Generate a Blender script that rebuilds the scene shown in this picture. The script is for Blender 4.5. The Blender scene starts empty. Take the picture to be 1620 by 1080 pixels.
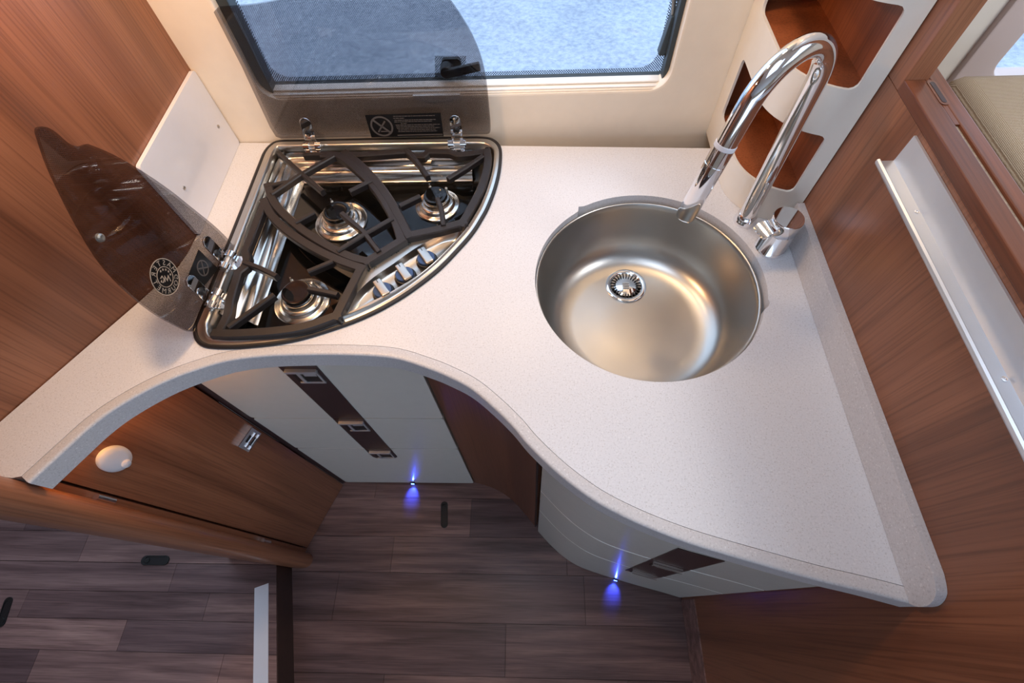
import bpy, bmesh, math, random
from math import pi, sin, cos, radians, hypot, atan2, sqrt
from mathutils import Vector, Matrix, Euler
from mathutils.geometry import delaunay_2d_cdt
random.seed(7)
D = bpy.data
scene = bpy.context.scene
COL = scene.collection

# ------------------------------------------------------------------ camera, world, lights
FPX = 762.585
TOP = 0.945                      # worktop height
CAM = Vector((0, 0, TOP + 0.612))
ROT = Euler((0.506709, 0.037706, 0.016926), 'XYZ')
RM = ROT.to_matrix()
cd = D.cameras.new('camera'); cam = D.objects.new('camera', cd); COL.objects.link(cam)
cam.location = CAM; cam.rotation_euler = ROT
cd.sensor_width = 36; cd.lens = FPX * 36 / 1620; cd.clip_start = 0.01; cd.clip_end = 200
scene.camera = cam

w = D.worlds.new('world'); scene.world = w; w.use_nodes = True
bg = w.node_tree.nodes['Background']; bg.inputs[0].default_value = (0.61, 0.77, 1.0, 1); bg.inputs[1].default_value = 2.3

def lamp(name, kind, loc, energy, color, size=0.1, target=None, **kw):
    l = D.lights.new(name, kind); l.energy = energy; l.color = color
    if kind == 'AREA': l.size = size; l.shape = 'DISK'
    elif kind == 'SPOT': l.shadow_soft_size = size
    else: l.shadow_soft_size = size
    for k, v in kw.items(): setattr(l, k, v)
    o = D.objects.new(name, l); COL.objects.link(o); o.location = loc
    if target is not None:
        o.rotation_euler = (Vector(target) - Vector(loc)).to_track_quat('-Z', 'Y').to_euler()
    return o
WARM = (1.0, 0.66, 0.36)
lamp('locker_spot_and_fill', 'AREA', (0.20, 0.71, 1.55), 0.55, WARM, 0.05, (0.20, 0.70, 0))  # added warm fill, brightens the back wall beside the organiser
lamp('locker_spot_and_fill', 'AREA', (-0.03, 0.70, 1.55), 0.6, WARM, 0.05, (-0.03, 0.66, 0))
lamp('locker_spot_and_fill', 'AREA', (-0.43, 0.50, 1.60), 3.2, (1.0, 0.60, 0.30), 0.06, (-0.52, 0.52, 0))
lamp('ceiling_fill', 'AREA', (0.05, 0.34, 1.93), 1.0, (0.76, 0.86, 1.0), 0.30, (0.05, 0.34, 0))  # added cool fill from above, stands in for daylight on the worktop

lamp('ceiling_fill', 'AREA', (1.0, 0.2, 1.93), 6.0, (1.0, 0.95, 0.9), 0.3, (1.0, 0.3, 0))  # added fill to brighten the bench beyond the partition

scene.view_settings.view_transform = 'Standard'
scene.view_settings.look = 'None'
scene.view_settings.gamma = 1
scene.view_settings.use_curve_mapping = False
scene.view_settings.exposure = 0.12

# ------------------------------------------------------------------ pixel -> place
def ray(p): return RM @ Vector(((p[0] - 810) / FPX, -(p[1] - 540) / FPX, -1))
def onpl(p, p0, n):
    d = ray(p); n = Vector(n)
    return CAM + d * ((Vector(p0) - CAM).dot(n) / d.dot(n))
def on(p, z): return onpl(p, (0, 0, z), (0, 0, 1))
def ony(p, y): return onpl(p, (0, y, 0), (0, 1, 0))
def onx(p, x): return onpl(p, (x, 0, 0), (1, 0, 0))
def zm(L, o, s): return [(o[0] + a / s, o[1] + b / s) for a, b in L]

# ------------------------------------------------------------------ materials
def srgb(r, g, b):
    f = lambda c: (c / 255 / 12.92) if c <= 10 else ((c / 255 + 0.055) / 1.055) ** 2.4
    return (f(r), f(g), f(b), 1)
class NT:
    def __init__(s, name):
        s.m = D.materials.new(name); s.m.use_nodes = True; s.t = s.m.node_tree
        s.b = s.t.nodes['Principled BSDF']; s.out = s.t.nodes['Material Output']
    def n(s, typ, **kw):
        nd = s.t.nodes.new(typ)
        for k, v in kw.items(): setattr(nd, k, v)
        return nd
    def l(s, a, b): s.t.links.new(a, b)
    def coords(s, scale, which='Object', rot=(0, 0, 0)):
        tc = s.n('ShaderNodeTexCoord'); mp = s.n('ShaderNodeMapping')
        mp.inputs['Scale'].default_value = scale; mp.inputs['Rotation'].default_value = rot
        if which == 'World':
            g = s.n('ShaderNodeNewGeometry'); s.l(g.outputs['Position'], mp.inputs[0])
        else: s.l(tc.outputs[which], mp.inputs[0])
        return mp.outputs[0]
    def noise(s, vec, scale=1, detail=3, rough=0.5, dist=0.0):
        nd = s.n('ShaderNodeTexNoise'); nd.inputs['Scale'].default_value = scale; nd.inputs['Detail'].default_value = detail
        nd.inputs['Roughness'].default_value = rough; nd.inputs['Distortion'].default_value = dist
        s.l(vec, nd.inputs['Vector']); return nd.outputs['Fac']
    def ramp(s, fac, stops):
        r = s.n('ShaderNodeValToRGB'); e = r.color_ramp.elements
        while len(e) < len(stops): e.new(0.5)
        for i, (p, c) in enumerate(stops): e[i].position = p; e[i].color = c if len(c) == 4 else (*c, 1)
        s.l(fac, r.inputs[0]); return r.outputs[0]
    def mix(s, fac, a, b, mode='MIX'):
        m = s.n('ShaderNodeMix', data_type='RGBA', blend_type=mode)
        for sock, v in ((m.inputs[0], fac), (m.inputs[6], a), (m.inputs[7], b)):
            if isinstance(v, (int, float)): sock.default_value = v
            elif isinstance(v, tuple): sock.default_value = v
            else: s.l(v, sock)
        return m.outputs[2]
    def math(s, op, a, b=0.0):
        m = s.n('ShaderNodeMath', operation=op)
        for i, v in enumerate((a, b)):
            if isinstance(v, (int, float)): m.inputs[i].default_value = v
            else: s.l(v, m.inputs[i])
        return m.outputs[0]
    def bump(s, h, strength=0.2, dist=0.001):
        b = s.n('ShaderNodeBump'); b.inputs['Strength'].default_value = strength; b.inputs['Distance'].default_value = dist
        s.l(h, b.inputs['Height']); s.l(b.outputs[0], s.b.inputs['Normal'])
def plain(name, rgb, rough=0.5, metal=0.0, noise=0.0, coat=0.0, spec=0.5, nscale=40):
    t = NT(name); c = srgb(*rgb)
    t.b.inputs['Roughness'].default_value = rough; t.b.inputs['Metallic'].default_value = metal
    t.b.inputs['Coat Weight'].default_value = coat; t.b.inputs['Coat Roughness'].default_value = 0.08
    t.b.inputs['Specular IOR Level'].default_value = spec
    v = t.coords((1, 1, 1), 'World'); f = t.noise(v, nscale, 3)
    lo = tuple(x * (1 - noise) for x in c[:3]) + (1,); hi = tuple(min(1, x * (1 + noise)) for x in c[:3]) + (1,)
    t.l(t.ramp(f, [(0.3, lo), (0.7, hi)]), t.b.inputs['Base Color'])
    return t.m
def wood(name, dark, mid, light, scale=(11, 11, 0.5), rough=0.36, fine=(330, 330, 5), coat=0.15, rnd=False):
    t = NT(name)
    v = t.coords(scale, 'World'); vf = t.coords(fine, 'World')
    a = t.noise(v, 1.0, 4, 0.55, 0.6); b = t.noise(vf, 1.0, 3, 0.6)
    base = t.ramp(a, [(0.28, srgb(*dark)), (0.5, srgb(*mid)), (0.74, srgb(*light))])
    pores = t.ramp(b, [(0.34, (0.66, 0.64, 0.62)), (0.52, (1, 1, 1)), (0.75, (1.1, 1.1, 1.1))])
    c = t.mix(0.85, base, pores, 'MULTIPLY')
    if rnd:
        oi = t.n('ShaderNodeObjectInfo')
        r = t.ramp(oi.outputs['Random'], [(0.0, (0.62, 0.62, 0.68)), (0.5, (0.95, 0.95, 0.95)), (1.0, (1.3, 1.25, 1.2))])
        c = t.mix(1.0, c, r, 'MULTIPLY')
    t.l(c, t.b.inputs['Base Color'])
    t.b.inputs['Roughness'].default_value = rough
    t.b.inputs['Coat Weight'].default_value = coat; t.b.inputs['Coat Roughness'].default_value = 0.2
    t.bump(b, 0.12, 0.0006)
    return t.m
def stone(name, base, dark, light, big=0.0):
    t = NT(name)
    v = t.coords((1, 1, 1), 'World')
    n1 = t.noise(v, 420, 2, 0.6)
    c = t.ramp(n1, [(0.3, srgb(*dark)), (0.45, srgb(*base)), (0.62, srgb(*base)), (0.75, srgb(*light))])
    vo = t.n('ShaderNodeTexVoronoi'); vo.inputs['Scale'].default_value = 260; t.l(v, vo.inputs['Vector'])
    dk = t.math('LESS_THAN', vo.outputs['Distance'], 0.13)
    c = t.mix(t.math('MULTIPLY', dk, 0.5), c, srgb(150, 132, 118))
    vo2 = t.n('ShaderNodeTexVoronoi'); vo2.inputs['Scale'].default_value = 150; t.l(v, vo2.inputs['Vector'])
    lt = t.math('LESS_THAN', vo2.outputs['Distance'], 0.16)
    c = t.mix(t.math('MULTIPLY', lt, 0.15 + big), c, srgb(248, 246, 244))
    t.l(c, t.b.inputs['Base Color']); t.b.inputs['Roughness'].default_value = 0.36
    t.bump(n1, 0.04, 0.0004)
    return t.m
def brushed(name, rgb, rough=0.28, scale=(6, 300, 300)):
    t = NT(name); t.b.inputs['Metallic'].default_value = 1
    v = t.coords(scale, 'World'); f = t.noise(v, 1, 3)
    c = srgb(*rgb)
    t.l(t.ramp(f, [(0.3, tuple(x * 0.9 for x in c[:3])), (0.7, c[:3])]), t.b.inputs['Base Color'])
    t.l(t.ramp(f, [(0.3, (rough * 0.8,) * 3), (0.7, (rough * 1.2,) * 3)]), t.b.inputs['Roughness'])
    return t.m
def tinted_glass(name, tint, rough=0.02, dots=False):
    t = NT(name); t.t.nodes.remove(t.b)
    tr = t.n('ShaderNodeBsdfTransparent'); tr.inputs[0].default_value = (*tint, 1)
    gl = t.n('ShaderNodeBsdfGlossy'); gl.inputs['Roughness'].default_value = rough
    fr = t.n('ShaderNodeFresnel'); fr.inputs[0].default_value = 1.45
    mx = t.n('ShaderNodeMixShader'); g = t.n('ShaderNodeNewGeometry'); t.l(t.math('MULTIPLY', fr.outputs[0], t.math('SUBTRACT', 1.0, g.outputs['Backfacing'])), mx.inputs[0]); t.l(tr.outputs[0], mx.inputs[1]); t.l(gl.outputs[0], mx.inputs[2])
    t.l(mx.outputs[0], t.out.inputs[0]); return t.m
def dot_print(name, rgb, axes='XZ', period=0.0042, radius=0.36):
    t = NT(name); t.b.inputs['Base Color'].default_value = srgb(*rgb); t.b.inputs['Roughness'].default_value = 0.5
    g = t.n('ShaderNodeNewGeometry'); sp = t.n('ShaderNodeSeparateXYZ'); t.l(g.outputs['Position'], sp.inputs[0])
    a, b = sp.outputs['XYZ'.index(axes[0])], sp.outputs['XYZ'.index(axes[1])]
    u = t.math('DIVIDE', t.math('ADD', a, b), period); v = t.math('DIVIDE', t.math('SUBTRACT', a, b), period)
    fu = t.math('SUBTRACT', t.math('FRACT', u), 0.5); fv = t.math('SUBTRACT', t.math('FRACT', v), 0.5)
    d = t.math('SQRT', t.math('ADD', t.math('MULTIPLY', fu, fu), t.math('MULTIPLY', fv, fv)))
    t.l(t.math('LESS_THAN', d, radius), t.b.inputs['Alpha'])
    return t.m
def emit(name, rgb, strength):
    t = NT(name); t.b.inputs['Base Color'].default_value = (*rgb, 1)
    t.b.inputs['Emission Color'].default_value = (*rgb, 1); t.b.inputs['Emission Strength'].default_value = strength
    return t.m
def weave(name, a, b):
    t = NT(name); v = t.coords((1, 1, 1), 'World')
    wv = t.n('ShaderNodeTexWave'); wv.inputs['Scale'].default_value = 190; wv.inputs['Distortion'].default_value = 1.5; t.l(v, wv.inputs['Vector'])
    wv2 = t.n('ShaderNodeTexWave', bands_direction='Y'); wv2.inputs['Scale'].default_value = 190; t.l(v, wv2.inputs['Vector'])
    f = t.math('MULTIPLY', wv.outputs['Fac'], wv2.outputs['Fac'])
    t.l(t.ramp(f, [(0.1, srgb(*a)), (0.7, srgb(*b))]), t.b.inputs['Base Color']); t.b.inputs['Roughness'].default_value = 0.9
    t.bump(f, 0.5, 0.002); return t.m

M = {}
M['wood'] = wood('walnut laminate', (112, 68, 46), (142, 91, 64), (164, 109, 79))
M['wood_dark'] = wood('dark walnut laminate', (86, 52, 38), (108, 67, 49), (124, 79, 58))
M['ledge'] = wood('reddish stained wood', (92, 48, 26), (120, 66, 38), (140, 80, 48), scale=(16, 0.7, 16), fine=(260, 7, 260))
M['pocket'] = wood('orange pocket wood', (114, 60, 34), (152, 84, 50), (174, 102, 64))
M['vinyl'] = wood('vinyl plank', (80, 58, 56), (124, 96, 92), (160, 128, 120), scale=(2.2, 34, 34), fine=(9, 330, 330), rough=0.42, coat=0.1, rnd=True)
M['vinyl_joint'] = plain('plank joint', (74, 56, 54), 0.7)
M['riser'] = plain('dark riser', (62, 44, 40), 0.5, noise=0.1)
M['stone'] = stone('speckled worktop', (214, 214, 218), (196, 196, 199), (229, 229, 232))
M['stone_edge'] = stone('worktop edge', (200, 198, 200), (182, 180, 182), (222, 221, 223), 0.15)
M['cream'] = plain('cream moulding', (240, 226, 206), 0.32, noise=0.02, coat=0.3)
M['offwhite'] = plain('white gloss moulding', (236, 230, 220), 0.22, noise=0.015, coat=0.4)
M['white'] = plain('white gloss panel', (228, 228, 234), 0.16, noise=0.01, coat=0.5)
M['drawer'] = plain('white lacquer', (214, 212, 204), 0.25, noise=0.015, coat=0.4)
M['mocha'] = plain('mocha band', (56, 40, 41), 0.35, noise=0.05)
M['chrome'] = plain('chrome', (238, 238, 240), 0.05, 1.0)
M['steel'] = plain('brushed steel', (200, 196, 190), 0.30, 1.0, noise=0.02)
M['steel_bright'] = plain('polished steel', (222, 218, 212), 0.22, 1.0, noise=0.02)
M['sink'] = plain('sink steel', (182, 180, 176), 0.30, 1.0, noise=0.03, nscale=9)
M['alu'] = plain('anodised aluminium', (212, 217, 224), 0.40, 0.75, noise=0.02)
M['alu_end'] = plain('silver paint', (206, 210, 214), 0.35, 0.6)
M['iron'] = plain('cast iron enamel', (38, 33, 33), 0.42, noise=0.1, nscale=300)
M['gasket'] = plain('black rubber', (28, 25, 27), 0.5)
M['blackglass'] = plain('black enamel', (10, 10, 10), 0.06, coat=0.5)
M['black'] = plain('black plastic', (22, 22, 24), 0.4)
M['grey_plastic'] = plain('dark grey plastic', (52, 60, 64), 0.42)
M['grey_light'] = plain('grey steel rod', (150, 152, 150), 0.3, 0.8)
M['cap'] = plain('enamel burner cap', (14, 14, 15), 0.08, coat=0.8)
M['knob_blue'] = plain('slate blue knob face', (70, 88, 120), 0.3, 0.6)
M['smoke'] = tinted_glass('smoked glass', (0.62, 0.61, 0.62))
M['glass'] = tinted_glass('clear acrylic', (0.93, 0.96, 0.98))
M['frit'] = dot_print('dotted border print', (24, 27, 44))
M['lid_dots'] = dot_print('lid dot print', (82, 78, 80), 'YZ', 0.0030, 0.22)  # printed dots, greyed to stand in for reflections in the left lid
M['lid_dots_back'] = dot_print('rear lid dot print', (78, 78, 84), 'XZ', 0.0030, 0.20)
M['print'] = plain('pale print', (168, 156, 142), 0.5)
M['print_dim'] = plain('grey print', (84, 79, 77), 0.5)
M['label'] = plain('black label', (14, 13, 14), 0.35)
M['ink'] = plain('green black ink', (40, 52, 46), 0.5)
M['rubber_floor'] = plain('black fitting', (14, 18, 18), 0.45)
M['whitestrip'] = plain('white strip', (214, 216, 224), 0.5)
M['weave'] = weave('woven beige fabric', (150, 126, 100), (222, 204, 176))
M['pad'] = plain('cream vinyl', (216, 200, 172), 0.5, noise=0.03)
M['fabric_groove'] = plain('beige felt', (168, 148, 126), 0.9, noise=0.25, nscale=300)
M['reveal'] = plain('mauve window frame', (206, 190, 186), 0.4)
M['ceiling'] = plain('ceiling white', (236, 232, 226), 0.6)
M['orange_led'] = emit('warm led', (1.0, 0.42, 0.06), 22)
M['blue_led'] = emit('blue led', (0.05, 0.12, 1.0), 25)
t = NT('outside ground'); v = t.coords((1, 1, 1), 'World')
c = t.mix(0.5, t.ramp(t.noise(v, 1.1, 4), [(0.35, srgb(138, 146, 160)), (0.65, srgb(184, 190, 200))]),
          t.ramp(t.noise(v, 26, 3, 0.7), [(0.3, srgb(128, 136, 150)), (0.7, srgb(206, 210, 218))]))
t.l(c, t.b.inputs['Base Color']); t.b.inputs['Roughness'].default_value = 0.9; M['ground'] = t.m

# ------------------------------------------------------------------ mesh helpers
ORG = {}
def tag(o, label=None, cat=None, group=None, kind=None):
    if label: o['label'] = label
    if cat: o['category'] = cat
    if group: o['group'] = group
    if kind: o['kind'] = kind
    return o
def thing(name, loc, label, cat, group=None, kind=None):
    o = D.objects.new(name, None); o.empty_display_size = 0.05; COL.objects.link(o); o.location = loc
    ORG[o.name] = Vector(loc); return tag(o, label, cat, group, kind)
def obj(name, vf, mat, parent=None, smooth=40, bevel=0, label=None):
    verts, faces = vf
    verts = [Vector(v) for v in verts]
    if parent is not None: org = ORG[parent.name]
    else:
        lo = [min(v[i] for v in verts) for i in range(3)]; hi = [max(v[i] for v in verts) for i in range(3)]
        org = Vector(((lo[0] + hi[0]) / 2, (lo[1] + hi[1]) / 2, lo[2]))
    me = D.meshes.new(name); me.from_pydata([v - org for v in verts], [], faces)
    bm = bmesh.new(); bm.from_mesh(me)
    bmesh.ops.remove_doubles(bm, verts=bm.verts, dist=1e-6)
    bmesh.ops.recalc_face_normals(bm, faces=bm.faces)
    if bevel:
        es = [e for e in bm.edges if len(e.link_faces) == 2 and e.calc_face_angle(0) > 0.6]
        bmesh.ops.bevel(bm, geom=es, offset=bevel, segments=2, profile=0.5, affect='EDGES', clamp_overlap=True)
    bm.to_mesh(me); bm.free()
    me.materials.append(M[mat] if isinstance(mat, str) else mat)
    if smooth:
        me.polygons.foreach_set('use_smooth', [True] * len(me.polygons)); me.set_sharp_from_angle(angle=radians(smooth))
    o = D.objects.new(name, me); COL.objects.link(o)
    ORG[o.name] = org
    if bevel and smooth:
        wn = o.modifiers.new('weighted_normal', 'WEIGHTED_NORMAL'); wn.keep_sharp = True; wn.weight = 80
    if parent is not None: o.parent = parent
    else: o.location = org
    if label: o['label'] = label
    return o
def merge(*parts):
    V, F = [], []
    for v, f in parts:
        k = len(V); V += list(v); F += [tuple(i + k for i in q) for q in f]
    return V, F
def box(x0, x1, y0, y1, z0, z1):
    V = [(x, y, z) for z in (z0, z1) for y in (y0, y1) for x in (x0, x1)]
    return V, [(0, 2, 3, 1), (4, 5, 7, 6), (0, 1, 5, 4), (2, 6, 7, 3), (0, 4, 6, 2), (1, 3, 7, 5)]
def obox(c, ax, ay, az):
    c = Vector(c); V = [c + ax * a + ay * b + az * d for d in (-1, 1) for b in (-1, 1) for a in (-1, 1)]
    return V, [(0, 2, 3, 1), (4, 5, 7, 6), (0, 1, 5, 4), (2, 6, 7, 3), (0, 4, 6, 2), (1, 3, 7, 5)]
def plate(outer, holes, f0, f1, extra=()):
    """solid plate: 2d outline with holes; f0 / f1 map (u, v) to the two faces"""
    pts = [Vector(p) for p in outer]; loops = [list(range(len(outer)))]
    for h in holes:
        loops.append(list(range(len(pts), len(pts) + len(h)))); pts += [Vector(p) for p in h]
    edges = [(l[i], l[(i + 1) % len(l)]) for l in loops for i in range(len(l))]
    pts += [Vector(p) for p in extra]
    r = delaunay_2d_cdt(pts, edges, [], 0, 1e-7)
    vv, ff = r[0], r[2]
    def inside(p, poly):
        c = False; j = len(poly) - 1
        for i in range(len(poly)):
            a, b = poly[i], poly[j]
            if (a[1] > p.y) != (b[1] > p.y) and p.x < (b[0] - a[0]) * (p.y - a[1]) / (b[1] - a[1]) + a[0]: c = not c
            j = i
        return c
    keep = []
    for f in ff:
        m = sum((vv[i] for i in f), Vector((0, 0))) / len(f)
        if inside(m, outer) and not any(inside(m, h) for h in holes): keep.append(tuple(f))
    n = len(vv)
    V = [f0(p.x, p.y) for p in vv] + [f1(p.x, p.y) for p in vv]
    F = keep + [tuple(i + n for i in reversed(f)) for f in keep]
    cnt = {}
    for f in keep:
        for i in range(len(f)):
            e = (f[i], f[(i + 1) % len(f)]); k = tuple(sorted(e)); cnt.setdefault(k, []).append(e)
    for k, es in cnt.items():
        if len(es) == 1: a, b = es[0]; F.append((b, a, a + n, b + n))
    return V, F
def prism(outer, z0, z1, holes=()):
    return plate(outer, holes, lambda x, y: (x, y, z1), lambda x, y: (x, y, z0))
def normals(path, closed):
    N = []
    n = len(path)
    for i in range(n):
        a = Vector(path[i - 1] if (i or closed) else path[0]); b = Vector(path[i]); c = Vector(path[(i + 1) % n] if (i < n - 1 or closed) else path[-1])
        d1 = (b - a); d2 = (c - b)
        if d1.length < 1e-9: d1 = d2
        if d2.length < 1e-9: d2 = d1
        d1.normalize(); d2.normalize()
        t = d1 + d2
        if t.length < 1e-6: t = d1
        t.normalize(); nn = Vector((-t.y, t.x)); s = 1 / max(0.45, nn.dot(Vector((-d1.y, d1.x))))
        N.append(nn * s)
    return N
def sweep(path, prof, closed=False, wt=None, closed_prof=False, cap=False):
    """profile [(offset to the left of the path, z)] carried along a 2d path"""
    N = normals(path, closed); V = []; F = []; m = len(prof)
    for i, p in enumerate(path):
        k = wt[i] if wt else 1
        for o, z in prof: V.append((p[0] + N[i].x * o * k, p[1] + N[i].y * o * k, z))
    n = len(path)
    for i in range(n if closed else n - 1):
        j = (i + 1) % n
        for a in range(m if closed_prof else m - 1):
            b = (a + 1) % m
            F.append((i * m + a, j * m + a, j * m + b, i * m + b))
    if cap and not closed:
        F.append(tuple(range(m))); F.append(tuple((n - 1) * m + k for k in reversed(range(m))))
    return V, F
def tube(path, r, seg=16, cap=True):
    path = [Vector(p) for p in path]; V = []; F = []; n = len(path)
    rs = r if isinstance(r, (list, tuple)) else [r] * n
    t0 = (path[1] - path[0]).normalized(); up = Vector((0, 0, 1)) if abs(t0.z) < 0.9 else Vector((1, 0, 0))
    u = t0.cross(up).normalized()
    for i in range(n):
        t = (path[min(i + 1, n - 1)] - path[max(i - 1, 0)]).normalized()
        u = (u - t * u.dot(t)).normalized(); v = t.cross(u)
        for k in range(seg):
            a = 2 * pi * k / seg; V.append(path[i] + (u * cos(a) + v * sin(a)) * rs[i])
    for i in range(n - 1):
        for k in range(seg):
            F.append((i * seg + k, i * seg + (k + 1) % seg, (i + 1) * seg + (k + 1) % seg, (i + 1) * seg + k))
    if cap: F.append(tuple(range(seg))[::-1]); F.append(tuple((n - 1) * seg + k for k in range(seg)))
    return V, F
def lathe(prof, c, seg=48, axis=Vector((0, 0, 1)), u=None, cap=True):
    """profile [(r, h)] turned about an axis through c"""
    c = Vector(c); axis = Vector(axis).normalized()
    if u is None: u = axis.orthogonal().normalized()
    v = axis.cross(u); V = []; F = []; m = len(prof)
    for k in range(seg):
        a = 2 * pi * k / seg; d = u * cos(a) + v * sin(a)
        for r, h in prof: V.append(c + d * r + axis * h)
    for k in range(seg):
        j = (k + 1) % seg
        for a in range(m - 1): F.append((k * m + a, j * m + a, j * m + a + 1, k * m + a + 1))
    if cap and prof[0][0] > 1e-6: F.append(tuple(k * m for k in range(seg)))
    if cap and prof[-1][0] > 1e-6: F.append(tuple(k * m + m - 1 for k in reversed(range(seg))))
    return V, F
def rrect(x0, x1, y0, y1, r, n=6):
    P = []
    for cx, cy, a in ((x1 - r, y1 - r, 0), (x0 + r, y1 - r, pi / 2), (x0 + r, y0 + r, pi), (x1 - r, y0 + r, 1.5 * pi)):
        for k in range(n + 1): P.append((cx + r * cos(a + pi / 2 * k / n), cy + r * sin(a + pi / 2 * k / n)))
    return P
def circle(cx, cy, r, n=48, a0=0): return [(cx + r * cos(a0 + 2 * pi * k / n), cy + r * sin(a0 + 2 * pi * k / n)) for k in range(n)]
def spline(pts, n=6, closed=False):
    P = [Vector(p) for p in pts]; out = []; N = len(P)
    for i in range(N if closed else N - 1):
        g = lambda k: P[k % N] if closed else P[max(0, min(N - 1, k))]
        a, b, c, d = g(i - 1), g(i), g(i + 1), g(i + 2)
        for k in range(n):
            s = k / n
            out.append(0.5 * ((2 * b) + (c - a) * s + (2 * a - 5 * b + 4 * c - d) * s * s + (3 * b - a - 3 * c + d) * s ** 3))
    if not closed: out.append(P[-1])
    return out
def resample(path, step, closed=False):
    P = [Vector(p) for p in path]
    if closed: P = P + [P[0]]
    L = [0]
    for a, b in zip(P, P[1:]): L.append(L[-1] + (b - a).length)
    n = max(2, int(L[-1] / step)); out = []; j = 0
    for k in range(n + (0 if closed else 1)):
        s = L[-1] * k / n
        while j < len(L) - 2 and L[j + 1] < s: j += 1
        d = L[j + 1] - L[j]; out.append(P[j].lerp(P[j + 1], (s - L[j]) / d if d > 1e-9 else 0))
    return out
xy = lambda v: (v[0], v[1])

# ------------------------------------------------------------------ the setting
YB = 0.785          # window wall
XR = 0.42           # right partition
fl = tag(obj('floor', box(-2.2, 2.2, -2.3, 0.82, -0.06, -0.004), 'vinyl_joint'), 'dark walnut vinyl plank floor of the kitchen', None, None, 'structure')
def planks(parent, rows, x0f, x1f, z, h, joints, lim=None):
    base = None
    for i, (ya, yb) in enumerate(zip(rows, rows[1:])):
        xs = [x0f] + [j for j in joints[i % len(joints)] if x0f < j < x1f] + [x1f]
        for a, b in zip(xs, xs[1:]):
            g = 0.0005
            poly = [(a + g, yb + g), (b - g, yb + g), (b - g, ya - g), (a + g, ya - g)]
            if lim: poly = lim(poly)
            if not poly: continue
            obj('plank', prism(poly, z - h, z), 'vinyl', parent, smooth=0)
planks(fl, [0.42, 0.30, 0.187, 0.087, -0.037, -0.16, -0.284, -0.408, -0.53, -0.8], -0.80, XR, 0.0, 0.0035,
       [[-0.5, 0.2], [-0.19, 0.3], [-0.42, 0.1], [-0.57, 0.147], [-0.075], [-0.40, 0.25], [-0.1], [-0.5, 0.1], [-0.2]])
# raised floor on the left, one step up
E0, E1 = Vector((-0.718, 0.101)), Vector((-0.645, -0.174)); ED = (E1 - E0).normalized()
ea = E0 - ED * 0.02; eb = E0 + ED * 1.4
plat = tag(obj('floor_raised', prism([(-2.2, 0.60), (-0.80, 0.60), (-0.80, 0.14), xy(ea), xy(eb), (-2.2, eb.y)], 0, 0.0955), 'riser', smooth=0),
           'raised vinyl plank floor beside the rounded post', None, None, 'structure')
def edge_x(y): return E0.x + (y - E0.y) * ED.x / ED.y - 0.0012
def lim(poly):
    (a, y0), (b, _), (_, y1), _ = poly
    if a > edge_x(y0) - 0.02: return None
    return [(a, y0), (min(b, edge_x(y0)), y0), (min(b, edge_x(y1)), y1), (a, y1)]
planks(plat, [0.096, 0.024, -0.043, -0.115, -0.187, -0.26, -0.34, -0.5], -2.0, -0.3, 0.0995, 0.0035,
       [[-1.003], [-1.40, -0.884], [-1.09], [-1.3, -0.80], [-1.05], [-1.4, -0.9], [-1.1]], lim)
planks(plat, [0.30, 0.178, 0.0965], -2.0, -0.722, 0.0995, 0.0035, [[-1.5, -1.1], [-1.295]])

# back wall with window opening
WX0, WX1, WZ0, WZ1 = -0.476, 0.233, 1.032, 1.56
def wplate(outer, holes, y0, y1): return plate(outer, holes, lambda x, z: (x, y0, z), lambda x, z: (x, y1, z))
hole = rrect(WX0, WX1, WZ0, WZ1, 0.032, 8)
wall_b = tag(obj('wall_back', wplate([(-1.0, 0), (XR + 0.03, 0), (XR + 0.03, 2.0), (-1.0, 2.0)], [hole], YB, YB + 0.035), 'cream', bevel=0.006),
             'cream moulded wall around the kitchen window', None, None, 'structure')
# dinette wall beyond the partition
hole2 = rrect(0.735, 1.45, 1.02, 1.52, 0.03)
wb2 = tag(obj('wall_dinette', wplate([(XR + 0.035, 0), (2.0, 0), (2.0, 2.0), (XR + 0.035, 2.0)], [hole2], YB + 0.005, YB + 0.04), 'offwhite'),
          'pale wall behind the bench beyond the partition', None, None, 'structure')
win2 = thing('window_2', (1.09, YB + 0.03, 1.02), 'bright side window above the woven backrest', None, None, 'structure')
obj('window_frame', wplate(rrect(0.70, 1.49, 0.99, 1.55, 0.04), [rrect(0.752, 1.43, 1.04, 1.50, 0.03)], YB - 0.006, YB + 0.03), 'reveal', win2, bevel=0.004)
obj('pane', wplate(rrect(0.735, 1.45, 1.02, 1.52, 0.03), [], YB + 0.022, YB + 0.026), 'glass', win2)

# left wall: vertical walnut sheet that bends away from the window
bend = [(-0.573, 0.83), (-0.573, 0.54), (-0.574, 0.512), (-0.581, 0.484), (-0.594, 0.458), (-0.618, 0.418), (-0.74, 0.2145), (-0.80, 0.1145)]
lw = [Vector(bend[0]), Vector(bend[1])] + spline(bend[1:6], 5)[1:] + [Vector(b) for b in bend[6:]]
wl = tag(obj('wall_left', sweep(lw, [(0, TOP - 0.3), (0, 2.0), (-0.02, 2.0), (-0.02, TOP - 0.3)], closed_prof=True, cap=True), 'wood', smooth=50),
         'walnut laminate wall curving away behind the raised lid', None, None, 'structure')
# rounded post at its end
pp = [(-0.700, 0.1400), (-0.678, 0.1372), (-0.665, 0.1310), (-0.6585, 0.1200), (-0.661, 0.1075), (-0.670, 0.0985), (-0.686, 0.0945), (-0.72, 0.096)]
pp = [xy(v) for v in spline(pp, 4)] + [(-0.86, 0.112), (-0.86, 0.160)]
post = tag(obj('trim_1', prism(pp, 0.0, 2.0), 'wood', smooth=60), 'rounded walnut post between cupboard door and raised floor', None, None, 'structure')

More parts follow.
